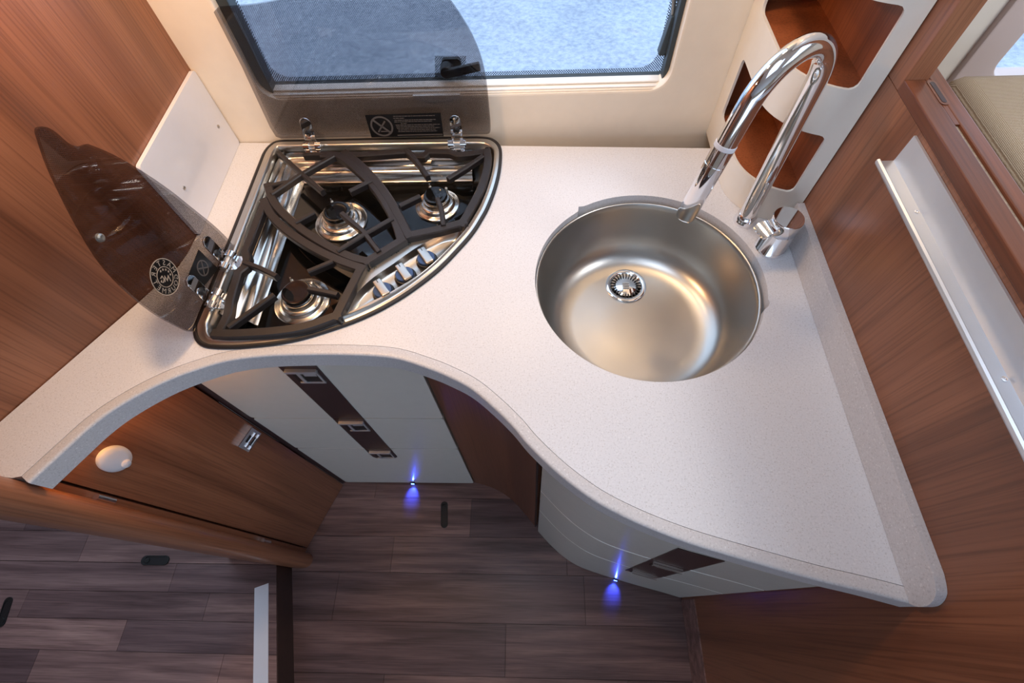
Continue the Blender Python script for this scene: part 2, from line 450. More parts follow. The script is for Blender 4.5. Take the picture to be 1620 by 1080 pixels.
# right partition: half-height, with wooden ledge
wr = tag(obj('wall_right', box(XR, XR + 0.03, -1.5, 0.80, 0.0, 1.196), 'wood', smooth=0), 'half-height walnut partition right of the worktop', None, None, 'structure')
LZ = 1.21
obj('ledge_board', box(XR - 0.001, XR + 0.0225, -1.5, 0.527, 1.196, LZ), 'ledge', wr, bevel=0.002)
obj('ledge_board', box(XR + 0.027, XR + 0.044, -1.5, 0.60, 1.16, LZ), 'ledge', wr, bevel=0.002)
obj('groove_felt', box(XR + 0.0225, XR + 0.027, -1.5, 0.45, 1.19, LZ - 0.003), 'fabric_groove', wr, smooth=0)
obj('groove_cover', box(XR + 0.0222, XR + 0.0272, 0.45, 0.527, 1.196, LZ - 0.0005), 'ledge', wr, smooth=0)
s0 = on((1467, 128), LZ); s1 = on((1493, 166), LZ)
obj('slot', prism(rrect(s0.x - 0.002, s0.x + 0.008, s1.y, s0.y, 0.0045), LZ - 0.004, LZ + 0.0006), 'wood_dark', wr)
obj('slot_liner', prism(rrect(s0.x + 0.0005, s0.x + 0.0055, s1.y + 0.003, s0.y - 0.003, 0.0024), LZ, LZ + 0.001), 'mocha', wr)
jm = tag(obj('trim_2', box(XR, XR + 0.0265, 0.527, 0.80, 1.196, 2.0), 'wood', bevel=0.0015), 'upright walnut jamb beside the corner organiser', None, None, 'structure')
jm2 = tag(obj('trim_3', box(XR + 0.0268, XR + 0.05, 0.60, 0.784, 1.16, 2.0), 'ledge', smooth=0), 'inner jamb strip behind the walnut upright', None, None, 'structure')
tag(obj('baseboard_right', box(XR - 0.003, XR, -1.5, 0.03, 0.0, 0.12), 'vinyl', smooth=0), 'dark plank-look baseboard along the partition', None, None, 'structure')
tag(obj('ceiling', plate([(-2.2, -2.3), (2.2, -2.3), (2.2, 0.82), (-2.2, 0.82)], [rrect(-0.22, 0.32, -0.15, 0.35, 0.05), rrect(0.75, 1.5, -0.4, 0.5, 0.05)], lambda x, y: (x, y, 2.0), lambda x, y: (x, y, 2.04)), 'ceiling', smooth=0),
    'white ceiling with openings added to let in daylight', None, None, 'structure')  # both roof openings are added, placed to light worktop and bench
tag(obj('wall_front', plate([(-2.2, 0), (2.2, 0), (2.2, 2.0), (-2.2, 2.0)], [rrect(-1.2, 1.4, 0.45, 1.6, 0.05)], lambda x, z: (x, -2.3, z), lambda x, z: (x, -2.34, z)), 'cream', smooth=0), 'cream wall across the aisle', None, None, 'structure')  # unseen opening added and sized for soft daylight from the front
tag(obj('wall_entrance', box(-2.24, -2.2, -2.3, 0.82, 0, 2.0), 'wood', smooth=0), 'walnut wall at the far end of the raised floor', None, None, 'structure')
tag(obj('wall_end', box(2.2, 2.24, -2.3, 0.82, 0, 2.0), 'cream', smooth=0), 'cream wall at the far end of the bench', None, None, 'structure')
tag(obj('ground', box(-14, 14, 0.95, 26, -0.6, -0.55), 'ground', smooth=0), 'pale grey paved ground outside the window', None, None, 'structure')

# ------------------------------------------------------------------ window_1
win = thing('window_1', (-0.12, YB + 0.04, WZ0), 'wide kitchen window with dotted black border', None, None, 'structure')
GY = YB + 0.052
obj('pane', wplate(rrect(-0.56, 0.31, 0.965, 1.60, 0.03), [], GY, GY + 0.004), 'glass', win)
zsl = ony((900, 116.5), YB + 0.049).z; zfr = ony((900, 109.5), GY).z
fo = rrect(-0.555, 0.305, 0.968, 1.59, 0.05)
fi = rrect(-0.465, 0.218, zfr, 1.55, 0.03, 8)
obj('dotted_border', wplate(fo, [fi], GY - 0.0012, GY - 0.0006), 'frit', win, smooth=0)
obj('seal', wplate(rrect(-0.56, 0.30, 0.955, 1.61, 0.04), [rrect(-0.508, 0.246, zsl, 1.572, 0.026, 8)], YB + 0.0355, GY - 0.0015), 'grey_plastic', win, bevel=0.003)
obj('seal_side', box(-0.4765, -0.4585, YB + 0.011, YB + 0.0354, 1.036, 1.56), 'grey_plastic', win, bevel=0.002)
obj('seal_side', box(0.2245, 0.2335, YB + 0.014, YB + 0.0354, 1.036, 1.56), 'grey_plastic', win, bevel=0.002)
obj('blind_rail', merge(box(-0.474, 0.222, YB + 0.006, YB + 0.030, 1.022, 1.0365), box(-0.474, 0.222, YB + 0.014, YB + 0.032, 1.0365, 1.0400)), 'offwhite', win, bevel=0.0025)
obj('rail_lip', box(-0.474, 0.226, YB + 0.003, YB + 0.008, 1.018, 1.0335), 'cream', win, bevel=0.002)
tabp = [(-0.166 + 0.042 * cos(a), 1.0335 - 0.0135 * sin(a)) for a in [pi * k / 14 for k in range(15)]]
obj('blind_tab', wplate(tabp, [], YB - 0.002, YB + 0.004), 'offwhite', win, bevel=0.001)
def arm(name, pts, y, wd):
    P = [ony(p, y) for p in pts]
    a, b = P[0], P[-1]; d = (b - a).normalized(); n = Vector((d.z, 0, -d.x))
    poly = [(a + n * wd), (a - n * wd), (b - n * wd * 0.45), (b + n * wd * 0.45)]
    return obj(name, plate([(p.x, p.z) for p in poly], [], lambda x, z: (x, y - 0.009, z), lambda x, z: (x, y + 0.009, z)), 'grey_plastic', win, bevel=0.002)
AY = YB + 0.038
bR = arm('stay_bracket', [(1050, 84), (1066, 22)], AY, 0.0105)
pv = ony((1053, 82), AY); obj('stay_pivot', lathe([(0.0035, 0), (0.0035, 0.011), (0.003, 0.0125), (0.0, 0.0125)], pv, 16, (0, -1, 0)), 'black', win)
a0, a1 = ony((1064, 28), AY), ony((1074, -90), AY); obj('stay_rod', tube([a0, a1], 0.0035, 10), 'grey_light', win)
arm('stay_bracket', [(404, 108), (372, 22)], AY, 0.0125)
a0, a1 = ony((368, 12), AY), ony((338, -60), AY); obj('stay_rod', tube([a0, a1], 0.0055, 10), 'grey_light', win)
hb = ony((714, 100), GY - 0.006)
obj('handle_base', wplate(rrect(hb.x - 0.017, hb.x + 0.017, hb.z - 0.008, hb.z + 0.008, 0.007), [], GY - 0.008, GY - 0.001), 'black', win, bevel=0.002)
hq = [ony(p, GY) for p in ((688, 88), (737, 88), (737, 122), (688, 122))]
obj('dotted_patch', plate([(v.x, v.z) for v in hq], [], lambda x, z: (x, GY - 0.0012, z), lambda x, z: (x, GY - 0.0006, z)), 'frit', win, smooth=0)
hh = ony((706, 113), GY - 0.022)
hlv = obj('handle', merge(lathe([(0.011, 0), (0.012, 0.008), (0.010, 0.020), (0, 0.021)], hh + Vector((0, 0.014, 0)), 20, (0, -1, 0)),
    obox(hh + Vector((0.028, -0.004, 0.004)), Vector((0.032, 0, 0.006)), Vector((0, 0.004, 0)), Vector((-0.001, 0, 0.007)))), 'black', win, bevel=0.0015)

# ------------------------------------------------------------------ worktop
THK = 0.038
fe_px = [(20, 786), (48, 764.6), (118, 700), (142, 678.4), (173.4, 654.3), (216.7, 627.8), (264.9, 603.7), (313, 585.7), (360, 572.4), (415, 565), (469, 562.7), (545, 562.3), (620, 567),
         (675.6, 583.3), (711, 597.8), (744.4, 615.6), (777.8, 643), (811, 675.6), (833, 702), (866.7, 735.6), (900, 764), (941.8, 794), (992.7, 821), (1043.7, 843), (1094.6, 861.5),
         (1140, 875.5), (1209, 895.5), (1297.8, 920), (1375.5, 938.5), (1444, 956.5), (1462, 962)]
fe = [Vector(xy(on(p, TOP - 0.003))) for p in fe_px]
fe = fe[1:]
fe = resample(spline(fe, 8), 0.006)
BW = 0.0165
NF = normals(fe, False)
inner = [p + n * BW for p, n in zip(fe, NF)]
wt_thing = thing('worktop', (-0.1, 0.45, TOP - THK), 'white speckled stone worktop with a deep curved front edge', 'worktop')
# sink cut-out
SC = Vector((0.1788, 0.4486)); SR = 0.1745
n1v = Vector(xy(on((929, 341), TOP))) - SC; n2v = Vector(xy(on((1204, 482), TOP))) - SC
n1 = atan2(n1v.y, n1v.x); n2 = atan2(n2v.y, n2v.x)
sink_hole = []
for k in range(160):
    a = n1 - 2 * pi * k / 160                       # from the left notch clockwise over the back
    d = (n1 - a); back = d < (n1 - n2) % (2 * pi)
    r = SR + (0.0035 if back else -0.001)
    for q in (n1, n2):
        dd = abs((a - q + pi) % (2 * pi) - pi) * SR
        if dd < 0.007: r += 0.0045 * sqrt(max(0, 1 - (dd / 0.007) ** 2))
    sink_hole.append((SC.x + r * cos(a), SC.y + r * sin(a)))
# hob outline
hz = lambda L: zm(L, (290, 160), 2.7)
hob_px = hz([(410, 170), (520, 167), (760, 162), (1000, 158), (1200, 155), (1275, 155), (1320, 163), (1348, 187), (1356, 225), (1350, 300), (1330, 380), (1302, 452), (1280, 494), (1240, 558), (1184, 624),
    (1088, 722), (968, 814), (856, 882), (750, 932), (640, 972), (500, 1014), (380, 1036), (230, 1050), (125, 1049), (78, 1038), (52, 1010), (47, 965), (62, 925), (120, 780), (200, 580), (270, 404), (325, 265), (345, 218), (372, 187)])
HZ = TOP + 0.003
hob_out = resample(spline([Vector(xy(on(p, HZ))) for p in hob_px], 8, True), 0.006, True)
NH = normals(hob_out, True)                         # path runs clockwise: left normal points outward
hcen = sum(hob_out, Vector((0, 0))) / len(hob_out)
sgn = 1 if sum(n.dot(hcen - p) for p, n in zip(hob_out, NH)) > 0 else -1
def arcw(p):                                        # 1 on the straight sides, less on the curved front
    dl = (p.x + 0.51); db = (0.775 - p.y)
    d = min(max(0, dl - 0.006), max(0, db - 0.006))
    return 1.0 - 0.42 * min(1, d / 0.03)
wts = [arcw(p) for p in hob_out]
def hob_off(d): return [xy(p + n * sgn * d * k) for p, n, k in zip(hob_out, NH, wts)]
wleft = Vector((-0.679, 0.1383))
slab = [xy(p) for p in inner] + [(XR - 0.0105, inner[-1].y), (XR - 0.0105, 0.5565), (0.3285, 0.5565), (0.3285, YB - 0.001), (-0.572, YB - 0.001), (-0.572, 0.54), (-0.5795, 0.484), (-0.6165, 0.4175), (-0.738, 0.2145), (-0.770, 0.1605), (-0.769, 0.1496), (-0.705, 0.1412), xy(wleft)]
# keep the slab clear of the organiser's rounded front: notch follows it
def org_curve(n=24):
    xs, yf, r = 0.327, 0.562, 0.09
    P = [Vector((xs, YB - 0.0005)), Vector((xs, 0.74)), Vector((xs, 0.70))]
    for k in range(n + 1):
        a = pi + pi / 2 * k / n; P.append(Vector((xs + r + r * cos(a), yf + r + r * sin(a))))
    P[-1] = Vector((0.4185, 0.5555))
    P[-2] = Vector((P[-2].x, 0.5605))
    return P
OC = org_curve()
k0 = slab.index((XR - 0.0105, 0.5565))
slab[k0:k0 + 3] = [(XR - 0.0105, 0.5540)] + [(p.x + 0.0012, p.y + 0.0015) for p in reversed(OC[1:-1])]
hob_cut = hob_off(0.010)
obj('slab', prism(slab, TOP - THK, TOP, [sink_hole, hob_cut]), 'stone', wt_thing, smooth=30)
bandp = [(BW - 0.0005, TOP - THK), (BW - 0.0005, TOP - 0.0002), (BW - 0.0012, TOP + 0.0001), (0.0039, TOP + 0.0001), (0.0036, TOP + 0.0001), (0.0016, TOP - 0.0004), (0.0004, TOP - 0.0016), (0, TOP - 0.0036), (0, TOP - 0.0038), (0, TOP - THK + 0.0022), (0, TOP - THK + 0.002), (0.002, TOP - THK)]
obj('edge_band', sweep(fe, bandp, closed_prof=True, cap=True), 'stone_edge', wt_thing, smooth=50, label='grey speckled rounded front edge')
ue = on((1440, 945), TOP)
UY0, UY1, UH = 0.012, 0.5535, 0.0505
up = [(UY0 + 0.0, TOP - 0.001)]
up = [(UY0, TOP + 0.0005), (UY0 - 0.003, TOP + 0.012), (UY0 - 0.001, TOP + 0.030), (UY0 + 0.009, TOP + 0.045), (UY0 + 0.026, TOP + UH), (UY1, TOP + UH), (UY1, TOP + 0.0005)]
up = [xy(v) for v in spline(up[:5], 4)] + up[5:]
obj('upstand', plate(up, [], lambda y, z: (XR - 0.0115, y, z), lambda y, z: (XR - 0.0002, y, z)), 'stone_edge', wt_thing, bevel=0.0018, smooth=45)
# warm led strip below the front edge
ls = [p + n * 0.030 for p, n in zip(fe, NF)][2:46]
tag(obj('led_strip', sweep(ls, [(0, TOP - THK - 0.0005), (0.005, TOP - THK - 0.0005), (0.005, TOP - THK - 0.004), (0, TOP - THK - 0.004)], closed_prof=True, cap=True), 'orange_led'),
    'glowing orange strip light under the curved worktop edge', 'strip light')

# ------------------------------------------------------------------ sink
sk = thing('sink', (SC.x, SC.y, TOP - 0.14), 'round brushed steel sink bowl set into the worktop', 'sink')
bowl = [(SR + 0.012, -THK - 0.0), (SR + 0.012, -0.0125 - 0.0295), (SR + 0.0005, -THK - 0.003), (SR - 0.002, -THK + 0.006)]
bowl = [(SR - 0.0010, -0.0385), (SR - 0.0012, -0.0125), (SR - 0.0020, -0.0112), (SR - 0.0042, -0.0112), (SR - 0.0056, -0.0135), (SR - 0.0068, -0.022), (0.1655, -0.045), (0.1625, -0.075), (0.1580, -0.096), (0.1500, -0.112), (0.1390, -0.1225), (0.1240, -0.1290), (0.105, -0.1315), (0.06, -0.1322), (0, -0.1325)]
bowl = [(r, h) for r, h in bowl]
obj('bowl', lathe(bowl, (SC.x, SC.y, TOP), 96, cap=False), 'sink', sk, smooth=60)
DP = on((990, 452), TOP - 0.1315)
dr = obj('drain', lathe([(0.0375, 0.0), (0.0372, 0.0022), (0.035, 0.003), (0.030, 0.0028), (0.0285, 0.0018), (0.0265, -0.0), (0.0225, -0.0), (0.0215, 0.0004), (0, 0.0005)], (DP.x, DP.y, TOP - 0.1325 + 0.0006), 48), 'chrome', sk, smooth=50, label='polished drain basket')
slots = []
for k in range(26):
    a = 2 * pi * k / 26; d = Vector((cos(a), sin(a), 0)); n = Vector((-sin(a), cos(a), 0))
    slots.append(obox(Vector((DP.x, DP.y, TOP - 0.1325 + 0.0021)) + d * 0.0232, d * 0.0042, n * 0.0009, Vector((0, 0, 0.0008))))
tag(obj('strainer_slots', merge(*slots), 'black', dr, smooth=0), kind='stuff')
obj('strainer_bars', merge(*[box(DP.x - 0.006, DP.x + 0.006, DP.y + q - 0.0011, DP.y + q + 0.0011, TOP - 0.1318, TOP - 0.1290) for q in (-0.005, 0, 0.005)]), 'steel_bright', dr, smooth=0)

# ------------------------------------------------------------------ tap
bx, by, hcol, rr, phi, dl, LL, lean = 0.3524, 0.5692 - 0.018, 0.2462, 0.0588, 3.6997, 0.2716, 0.1593, 0.0399
bx, by = 0.3505, 0.5655
tp = thing('kitchen_tap', (bx, by, TOP), 'tall chrome gooseneck tap arching over the sink', 'tap')
dv = Vector((cos(phi), sin(phi), 0)); zv = Vector((0, 0, 1)); uv = zv * cos(lean) + dv * sin(lean); fv = dv * cos(lean) - zv * sin(lean)
b0 = Vector((bx, by, TOP)); cc = b0 + uv * hcol + fv * rr
arcp = [cc - fv * rr * cos(a) + uv * rr * sin(a) for a in [(pi - dl) * k / 28 for k in range(29)]]
aa = pi - dl; tv = fv * sin(aa) + uv * cos(aa); e0 = arcp[-1]
L1 = 0.047
R1 = 0.0128
obj('spout', tube([b0 + uv * 0.004, b0 + uv * hcol * 0.5] + arcp + [e0 + tv * L1 * 0.5, e0 + tv * L1], R1, 28), 'chrome', tp, smooth=60)
obj('base_collar', lathe([(0.0178, 0), (0.0178, 0.003), (0.0172, 0.005), (0.0165, 0.0075), (0.0152, 0.016), (0.0132, 0.018), (0, 0.018)], b0, 36), 'chrome', tp)
obj('swivel_ring', tube([e0 + tv * (L1 - 0.0005), e0 + tv * (L1 + 0.005)], 0.0134, 28), 'whitestrip', tp, label='white plastic ring on the spout')
hd = obj('spray_head', tube([e0 + tv * (L1 + 0.005), e0 + tv * (L1 + 0.0055), e0 + tv * (L1 + 0.026), e0 + tv * (L1 + 0.0265), e0 + tv * (L1 + 0.0275), e0 + tv * (L1 + 0.028), e0 + tv * (LL - 0.003), e0 + tv * LL],
    [0.012, 0.0133, 0.0133, 0.0126, 0.0126, 0.0133, 0.0133, 0.0122], 28), 'chrome', tp, smooth=50)
obj('spray_nozzle', tube([e0 + tv * (LL - 0.001), e0 + tv * (LL + 0.0008)], 0.0095, 20), 'grey_plastic', hd)
mb = on((1218, 391), TOP)
mx_ = thing('mixer_control', (mb.x, mb.y, TOP), 'squat chrome mixer control with a flat lever behind the sink', 'tap control')
obj('body', lathe([(0.0240, 0), (0.0240, 0.003), (0.0225, 0.0045), (0.0222, 0.040), (0.0216, 0.0408), (0.0216, 0.0422), (0.0222, 0.043), (0.0222, 0.0655), (0.0214, 0.0668), (0, 0.0672)], mb, 40), 'chrome', mx_, smooth=50)
la = Vector((-0.93, -0.36, 0)).normalized(); lb = Vector((-la.y, la.x, 0))
lv = []
for s, h, wd, th in ((0.014, 0.0575, 0.009, 0.006), (0.024, 0.0580, 0.010, 0.0042), (0.034, 0.0565, 0.013, 0.0028), (0.043, 0.0535, 0.013, 0.0022), (0.046, 0.0520, 0.0115, 0.0018)):
    c = mb + la * s + Vector((0, 0, h))
    lv += [c + lb * wd + Vector((0, 0, th)), c - lb * wd + Vector((0, 0, th)), c - lb * wd - Vector((0, 0, th)), c + lb * wd - Vector((0, 0, th))]
lf = [(0, 1, 2, 3), (16, 19, 18, 17)] + [(i * 4 + a, (i + 1) * 4 + a, (i + 1) * 4 + (a + 1) % 4, i * 4 + (a + 1) % 4) for i in range(4) for a in range(4)]
obj('lever', (lv, lf), 'chrome', mx_, smooth=35)

# ------------------------------------------------------------------ corner organiser
ocs = resample(OC, 0.004); SL = [0]
for a, b in zip(ocs, ocs[1:]): SL.append(SL[-1] + (b - a).length)
NO = normals(ocs, False)
def oc(s, off=0.0):
    s = max(0, min(SL[-1], s)); j = 0
    lo, hi = 0, len(SL) - 2
    while lo < hi:
        mid = (lo + hi + 1) // 2
        if SL[mid] <= s: lo = mid
        else: hi = mid - 1
    j = lo; f = (s - SL[j]) / (SL[j + 1] - SL[j]); p = ocs[j].lerp(ocs[j + 1], f); n = NO[j].lerp(NO[j + 1], f).normalized()
    return p + n * off
if (oc(0.2, 0.01) - Vector((0.44, 0.8))).length > (oc(0.2) - Vector((0.44, 0.8))).length: OS = -1
else: OS = 1
org = thing('corner_organiser', (0.37, 0.67, TOP), 'white moulded corner organiser with two walnut-lined open pockets', 'organiser')
pk = [rrect(0.036, 0.2555, 1.0065, 1.107, 0.009), rrect(0.036, 0.2555, 1.1725, 1.268, 0.009)]
om = lambda off: (lambda s, z: (*xy(oc(s, OS * off)), z))
SE = SL[-1]
ext = [(s * SE / 40, z) for s in range(1, 40) for z in [TOP + 0.02 + 0.036 * k for k in range(24)] if not any(min(q[0] for q in h) - 0.003 < s * SE / 40 < max(q[0] for q in h) + 0.003 and min(q[1] for q in h) - 0.003 < z < max(q[1] for q in h) + 0.003 for h in pk)]
rim = [(s * SE / 60, TOP + 0.0004) for s in range(61)] + [(s * SE / 60, 1.85) for s in range(60, -1, -1)]
def dense(h):
    return [xy(v) for v in resample([Vector(p) for p in h], 0.005, True)]
obj('shell', plate(rim, [dense(h) for h in pk], om(0), om(0.004), ext), 'offwhite', org, smooth=50)
for h in pk:
    z0, z1 = min(q[1] for q in h), max(q[1] for q in h)
    # pocket: five wooden faces behind the opening
    S = [0.034 + (0.2575 - 0.034) * k / 30 for k in range(31)]
    back = [Vector((0.4165, 0.777)) for _ in S]
    fr = [oc(s, OS * 0.0042) for s in S]
    V = []; F = []
    Bk = []
    for i, s in enumerate(S):
        f = i / 30
        q = Vector((0.335, 0.776)).lerp(Vector((0.414, 0.776)), min(1, f / 0.55)) if f < 0.55 else Vector((0.414, 0.776)).lerp(Vector((0.414, 0.575)), (f - 0.55) / 0.45)
        Bk.append(q)
    for f_, b_ in zip(fr, Bk):
        V += [(f_.x, f_.y, z0 - 0.001), (b_.x, b_.y, z0 - 0.001), (b_.x, b_.y, z1 + 0.001), (f_.x, f_.y, z1 + 0.001)]
    for i in range(30):
        for a in range(3): F.append((i * 4 + a, (i + 1) * 4 + a, (i + 1) * 4 + a + 1, i * 4 + a + 1))
    F += [(0, 1, 2, 3), (120, 121, 122, 123)]
    obj('pocket_lining', (V, F), 'pocket', org, smooth=30)

# ------------------------------------------------------------------ splash panel on the left
spn = thing('splash_panel', (-0.569, 0.666, TOP), 'glossy white splash panel between hob and walnut wall', 'splash panel')
obj('panel', plate(rrect(0.548, 0.783, TOP + 0.0005, 1.0915, 0.006), [], lambda y, z: (-0.5655, y, z), lambda y, z: (-0.5722, y, z)), 'white', spn, bevel=0.0015)
for p in ((345, 200), (291, 297)):
    q = onx(p, -0.5655); obj('screw', lathe([(0.0032, 0), (0.0030, 0.0014), (0.0015, 0.0022), (0, 0.0023)], (-0.5655, q.y, q.z), 14, (1, 0, 0)), 'steel', spn)

# ------------------------------------------------------------------ aluminium tray on the partition
tr = thing('wall_tray', (XR - 0.012, 0.0, 1.148), 'long silver aluminium channel shelf screwed to the walnut partition', 'shelf')
TY1 = 0.458; TY0 = -0.9
prof = [(0, 1.1905), (-0.0028, 1.1905), (-0.003, 1.160), (-0.0035, 1.1570), (-0.0180, 1.1570), (-0.0190, 1.1592), (-0.0208, 1.1602), (-0.0228, 1.1588), (-0.0232, 1.1560), (-0.0220, 1.1532), (-0.019, 1.1520), (0, 1.1520)]
V = [(XR - 0.0004 + a, y, z) for y in (TY1, TY0) for a, z in prof]; m = len(prof)
F = [tuple(range(m)), tuple(range(2 * m - 1, m - 1, -1))] + [(i, m + i, m + (i + 1) % m, (i + 1) % m) for i in range(m)]
obj('profile', (V, F), 'alu', tr, smooth=45)
for p in ((1451.7, 336), (1588, 600)):
    q = on(p, 1.1565); obj('screw', lathe([(0.0028, 0), (0.0026, 0.0007), (0.0014, 0.0009), (0.0012, 0.0003), (0, 0.0003)], (min(q.x, XR - 0.008), q.y, 1.1570), 16), 'chrome', tr)

# ------------------------------------------------------------------ cupboard with walnut door on the left
X0F, DYF = -0.5985, 0.346
A = Vector((-0.604, 0.342)); B = Vector((-0.6815, 0.1495)); AB = (B - A).normalized(); AN = Vector((-AB.y, AB.x))
if AN.dot(-A) < 0: AN = -AN                       # points into the room
cpt = thing('cupboard', (-0.66, 0.25, 0), 'low cupboard with a walnut door below the left end of the worktop', 'cupboard')
def wallbox(P, Q, n, t0, t1, z0, z1):
    pts = [P + n * t0, Q + n * t0, Q + n * t1, P + n * t1]
    return [(p.x, p.y) for p in pts], z0, z1
dz = TOP - THK - 0.006
poly, z0, z1 = wallbox(A + AB * 0.004, B - AB * 0.002, AN, -0.018, 0, 0.004, dz - 0.012)
dr_ = obj('door', prism(poly, z0, z1), 'wood', cpt, bevel=0.001)
poly, z0, z1 = wallbox(A - AB * 0.0, B + AB * 0.0075, AN, -0.055, -0.0205, 0.001, dz)
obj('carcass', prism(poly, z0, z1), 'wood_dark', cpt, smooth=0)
obj('corner_filler', prism([(A.x - 0.006, A.y + 0.001), (X0F, DYF + 0.003), (X0F, 0.40), (-0.645, 0.40)], 0.001, dz), 'mocha', cpt, smooth=0)
hgx = B + AB * 0.002
obj('hinge_stile', prism([xy(hgx + AN * 0.0), xy(hgx + AB * 0.012 + AN * 0.0), xy(hgx + AB * 0.012 - AN * 0.030), xy(hgx - AN * 0.030)], 0.001, dz), 'wood', cpt, smooth=0)
def dpt(p, t=0.0): return onpl(p, (A.x + AN.x * t, A.y + AN.y * t, 0), (AN.x, AN.y, 0))
AB3 = Vector((AB.x, AB.y, 0)); AN3 = Vector((AN.x, AN.y, 0)); Z3 = Vector((0, 0, 1))
h0 = (dpt((398, 675)) + dpt((388, 713))) / 2
hnd = obj('handle', obox(h0 + AN3 * 0.0008, AB3 * 0.023, AN3 * 0.0012, Z3 * 0.026), 'alu', dr_, bevel=0.0006, label='flush chrome pull')
obj('pull', obox(h0 + AN3 * 0.004 + Z3 * 0.0255, AB3 * 0.0235, AN3 * 0.004, Z3 * 0.0013), 'chrome', hnd, smooth=0)
for dz_, ww_ in ((-0.006, 0.017), (-0.022, 0.018)): obj('pull_rib', obox(h0 + AN3 * 0.003 + Z3 * dz_, AB3 * ww_, AN3 * 0.0015, Z3 * 0.0024), 'chrome', hnd, smooth=0)
for dz_, ww_ in ((0.003, 0.008), (-0.014, 0.010)): obj('pull_recess', obox(h0 + AN3 * 0.0022 + Z3 * dz_, AB3 * ww_, AN3 * 0.0004, Z3 * 0.004), 'black', hnd, smooth=0)
for p in ((166, 789), (421, 856)):
    q = dpt(p, 0.006)
    obj('hinge', merge(tube([q - Z3 * 0.018, q + Z3 * 0.018], 0.0052, 12), obox(q + AB3 * 0.004, AB3 * 0.005, AN3 * 0.0025, Z3 * 0.012)), 'chrome', cpt)
# white oval hook on the door
q = dpt((180, 725), 0.0)
hk = thing('door_hook', q, 'white oval plastic hook stuck on the walnut door', 'hook')
def oval(c, prof, ax, ay, n, seg=32):
    V = []; F = []; m = len(prof)
    for k in range(seg):
        a = 2 * pi * k / seg
        for r, h in prof: V.append(c + ax * (cos(a) * r) + ay * (sin(a) * r) + n * h)
    for k in range(seg):
        j = (k + 1) % seg
        for a in range(m - 1): F.append((k * m + a, j * m + a, j * m + a + 1, k * m + a + 1))
    return V, F
hp = obj('plate', oval(q, [(1.0, 0.0003), (0.98, 0.004), (0.90, 0.0065), (0.6, 0.008), (0, 0.0085)], AB3 * 0.021, Z3 * 0.031, AN3), 'whitestrip', hk, smooth=60)
obj('peg', oval(q - Z3 * 0.018 + AN3 * 0.006, [(1.0, 0), (0.95, 0.003), (0.8, 0.0055), (0, 0.006)], AB3 * 0.0075, Z3 * 0.0085, AN3), 'whitestrip', hk, smooth=60)

# ------------------------------------------------------------------ straight white drawer unit
DY = 0.346
du = thing('drawer_unit', (-0.395, 0.50, 0), 'straight white three-drawer unit beneath the hob', 'drawers')
X0, X1 = -0.598, -0.186
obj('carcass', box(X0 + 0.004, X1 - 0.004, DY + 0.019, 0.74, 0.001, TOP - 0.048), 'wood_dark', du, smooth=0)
def xzplate(pl, y0, y1): return plate(pl, [], lambda x, z: (x, y0, z), lambda x, z: (x, y1, z))
fronts = []
for z0, z1 in ((0.008, 0.3785), (0.3815, 0.5985), (0.6015, 0.893)):
    fronts.append(obj('drawer_front', xzplate(rrect(X0 + 0.001, X1, z0, z1, 0.008, 4), DY, DY + 0.018), 'drawer', du, bevel=0.0015))
bx0, bx1 = -0.4215, -0.3555
bands = [xzplate([(bx1, 0.3785), (bx0, 0.3785), (bx0, 0.313)] + [((bx0 + bx1) / 2 + 0.033 * cos(a), 0.313 + 0.020 * sin(a)) for a in [pi + pi * k / 14 for k in range(1, 14)]] + [(bx1, 0.313)], DY - 0.0012, DY + 0.0005),
         xzplate([(bx0, 0.3815), (bx1, 0.3815), (bx1, 0.5985), (bx0, 0.5985)], DY - 0.0012, DY + 0.0005), xzplate([(bx0, 0.6015), (bx1, 0.6015), (bx1, 0.885), (bx0, 0.885)], DY - 0.0012, DY + 0.0005)]
for fobj, bvf, (hz0, hz1) in zip(fronts, bands, ((0.306, 0.369), (0.527, 0.590), (0.790, 0.846))):
    obj('accent_band', bvf, 'mocha', fobj, smooth=0)
    hx0, hx1 = -0.412, -0.362
    obj('handle_cup', box(hx0 + 0.002, hx1 - 0.002, DY - 0.0022, DY - 0.0010, hz0 + 0.002, hz1 - 0.012), 'black', fobj, smooth=0)
    obj('handle_pull', merge(box(hx0 - 0.002, hx1 + 0.002, DY - 0.008, DY - 0.0012, hz1 - 0.010, hz1 - 0.002), box(hx0 + 0.004, hx1, DY - 0.0042, DY - 0.0012, hz0, hz0 + 0.004),
        box(hx1 - 0.004, hx1, DY - 0.004, DY - 0.0012, hz0 + 0.004, hz1 - 0.011), box(hx0 + 0.012, hx0 + 0.018, DY - 0.005, DY - 0.0022, hz0 + 0.006, hz1 - 0.016), box(hx0 + 0.022, hx1 - 0.006, DY - 0.0035, DY - 0.0022, hz1 - 0.028, hz1 - 0.016)), 'alu', fobj, bevel=0.0006)

# ------------------------------------------------------------------ concave walnut panel
wc_px = [(751, 762.5), (777.8, 771), (795.6, 780), (813, 793.3), (829, 811), (846, 832)]
wc = spline([Vector(xy(on(p, 0))) for p in wc_px], 6)
cw = thing('corner_cabinet', (-0.08, 0.31, 0), 'curved dark walnut cabinet side between the two drawer units', 'cabinet')
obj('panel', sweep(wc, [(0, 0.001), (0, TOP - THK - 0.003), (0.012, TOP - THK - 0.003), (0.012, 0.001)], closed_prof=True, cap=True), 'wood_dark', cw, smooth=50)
e = wc[-1]
obj('gap_shade_strip', box(e.x + 0.0002, e.x + 0.004, e.y - 0.002, e.y + 0.03, 0.001, TOP - THK - 0.003), 'black', cw, smooth=0)  # black strip stands in for the shade inside the gap

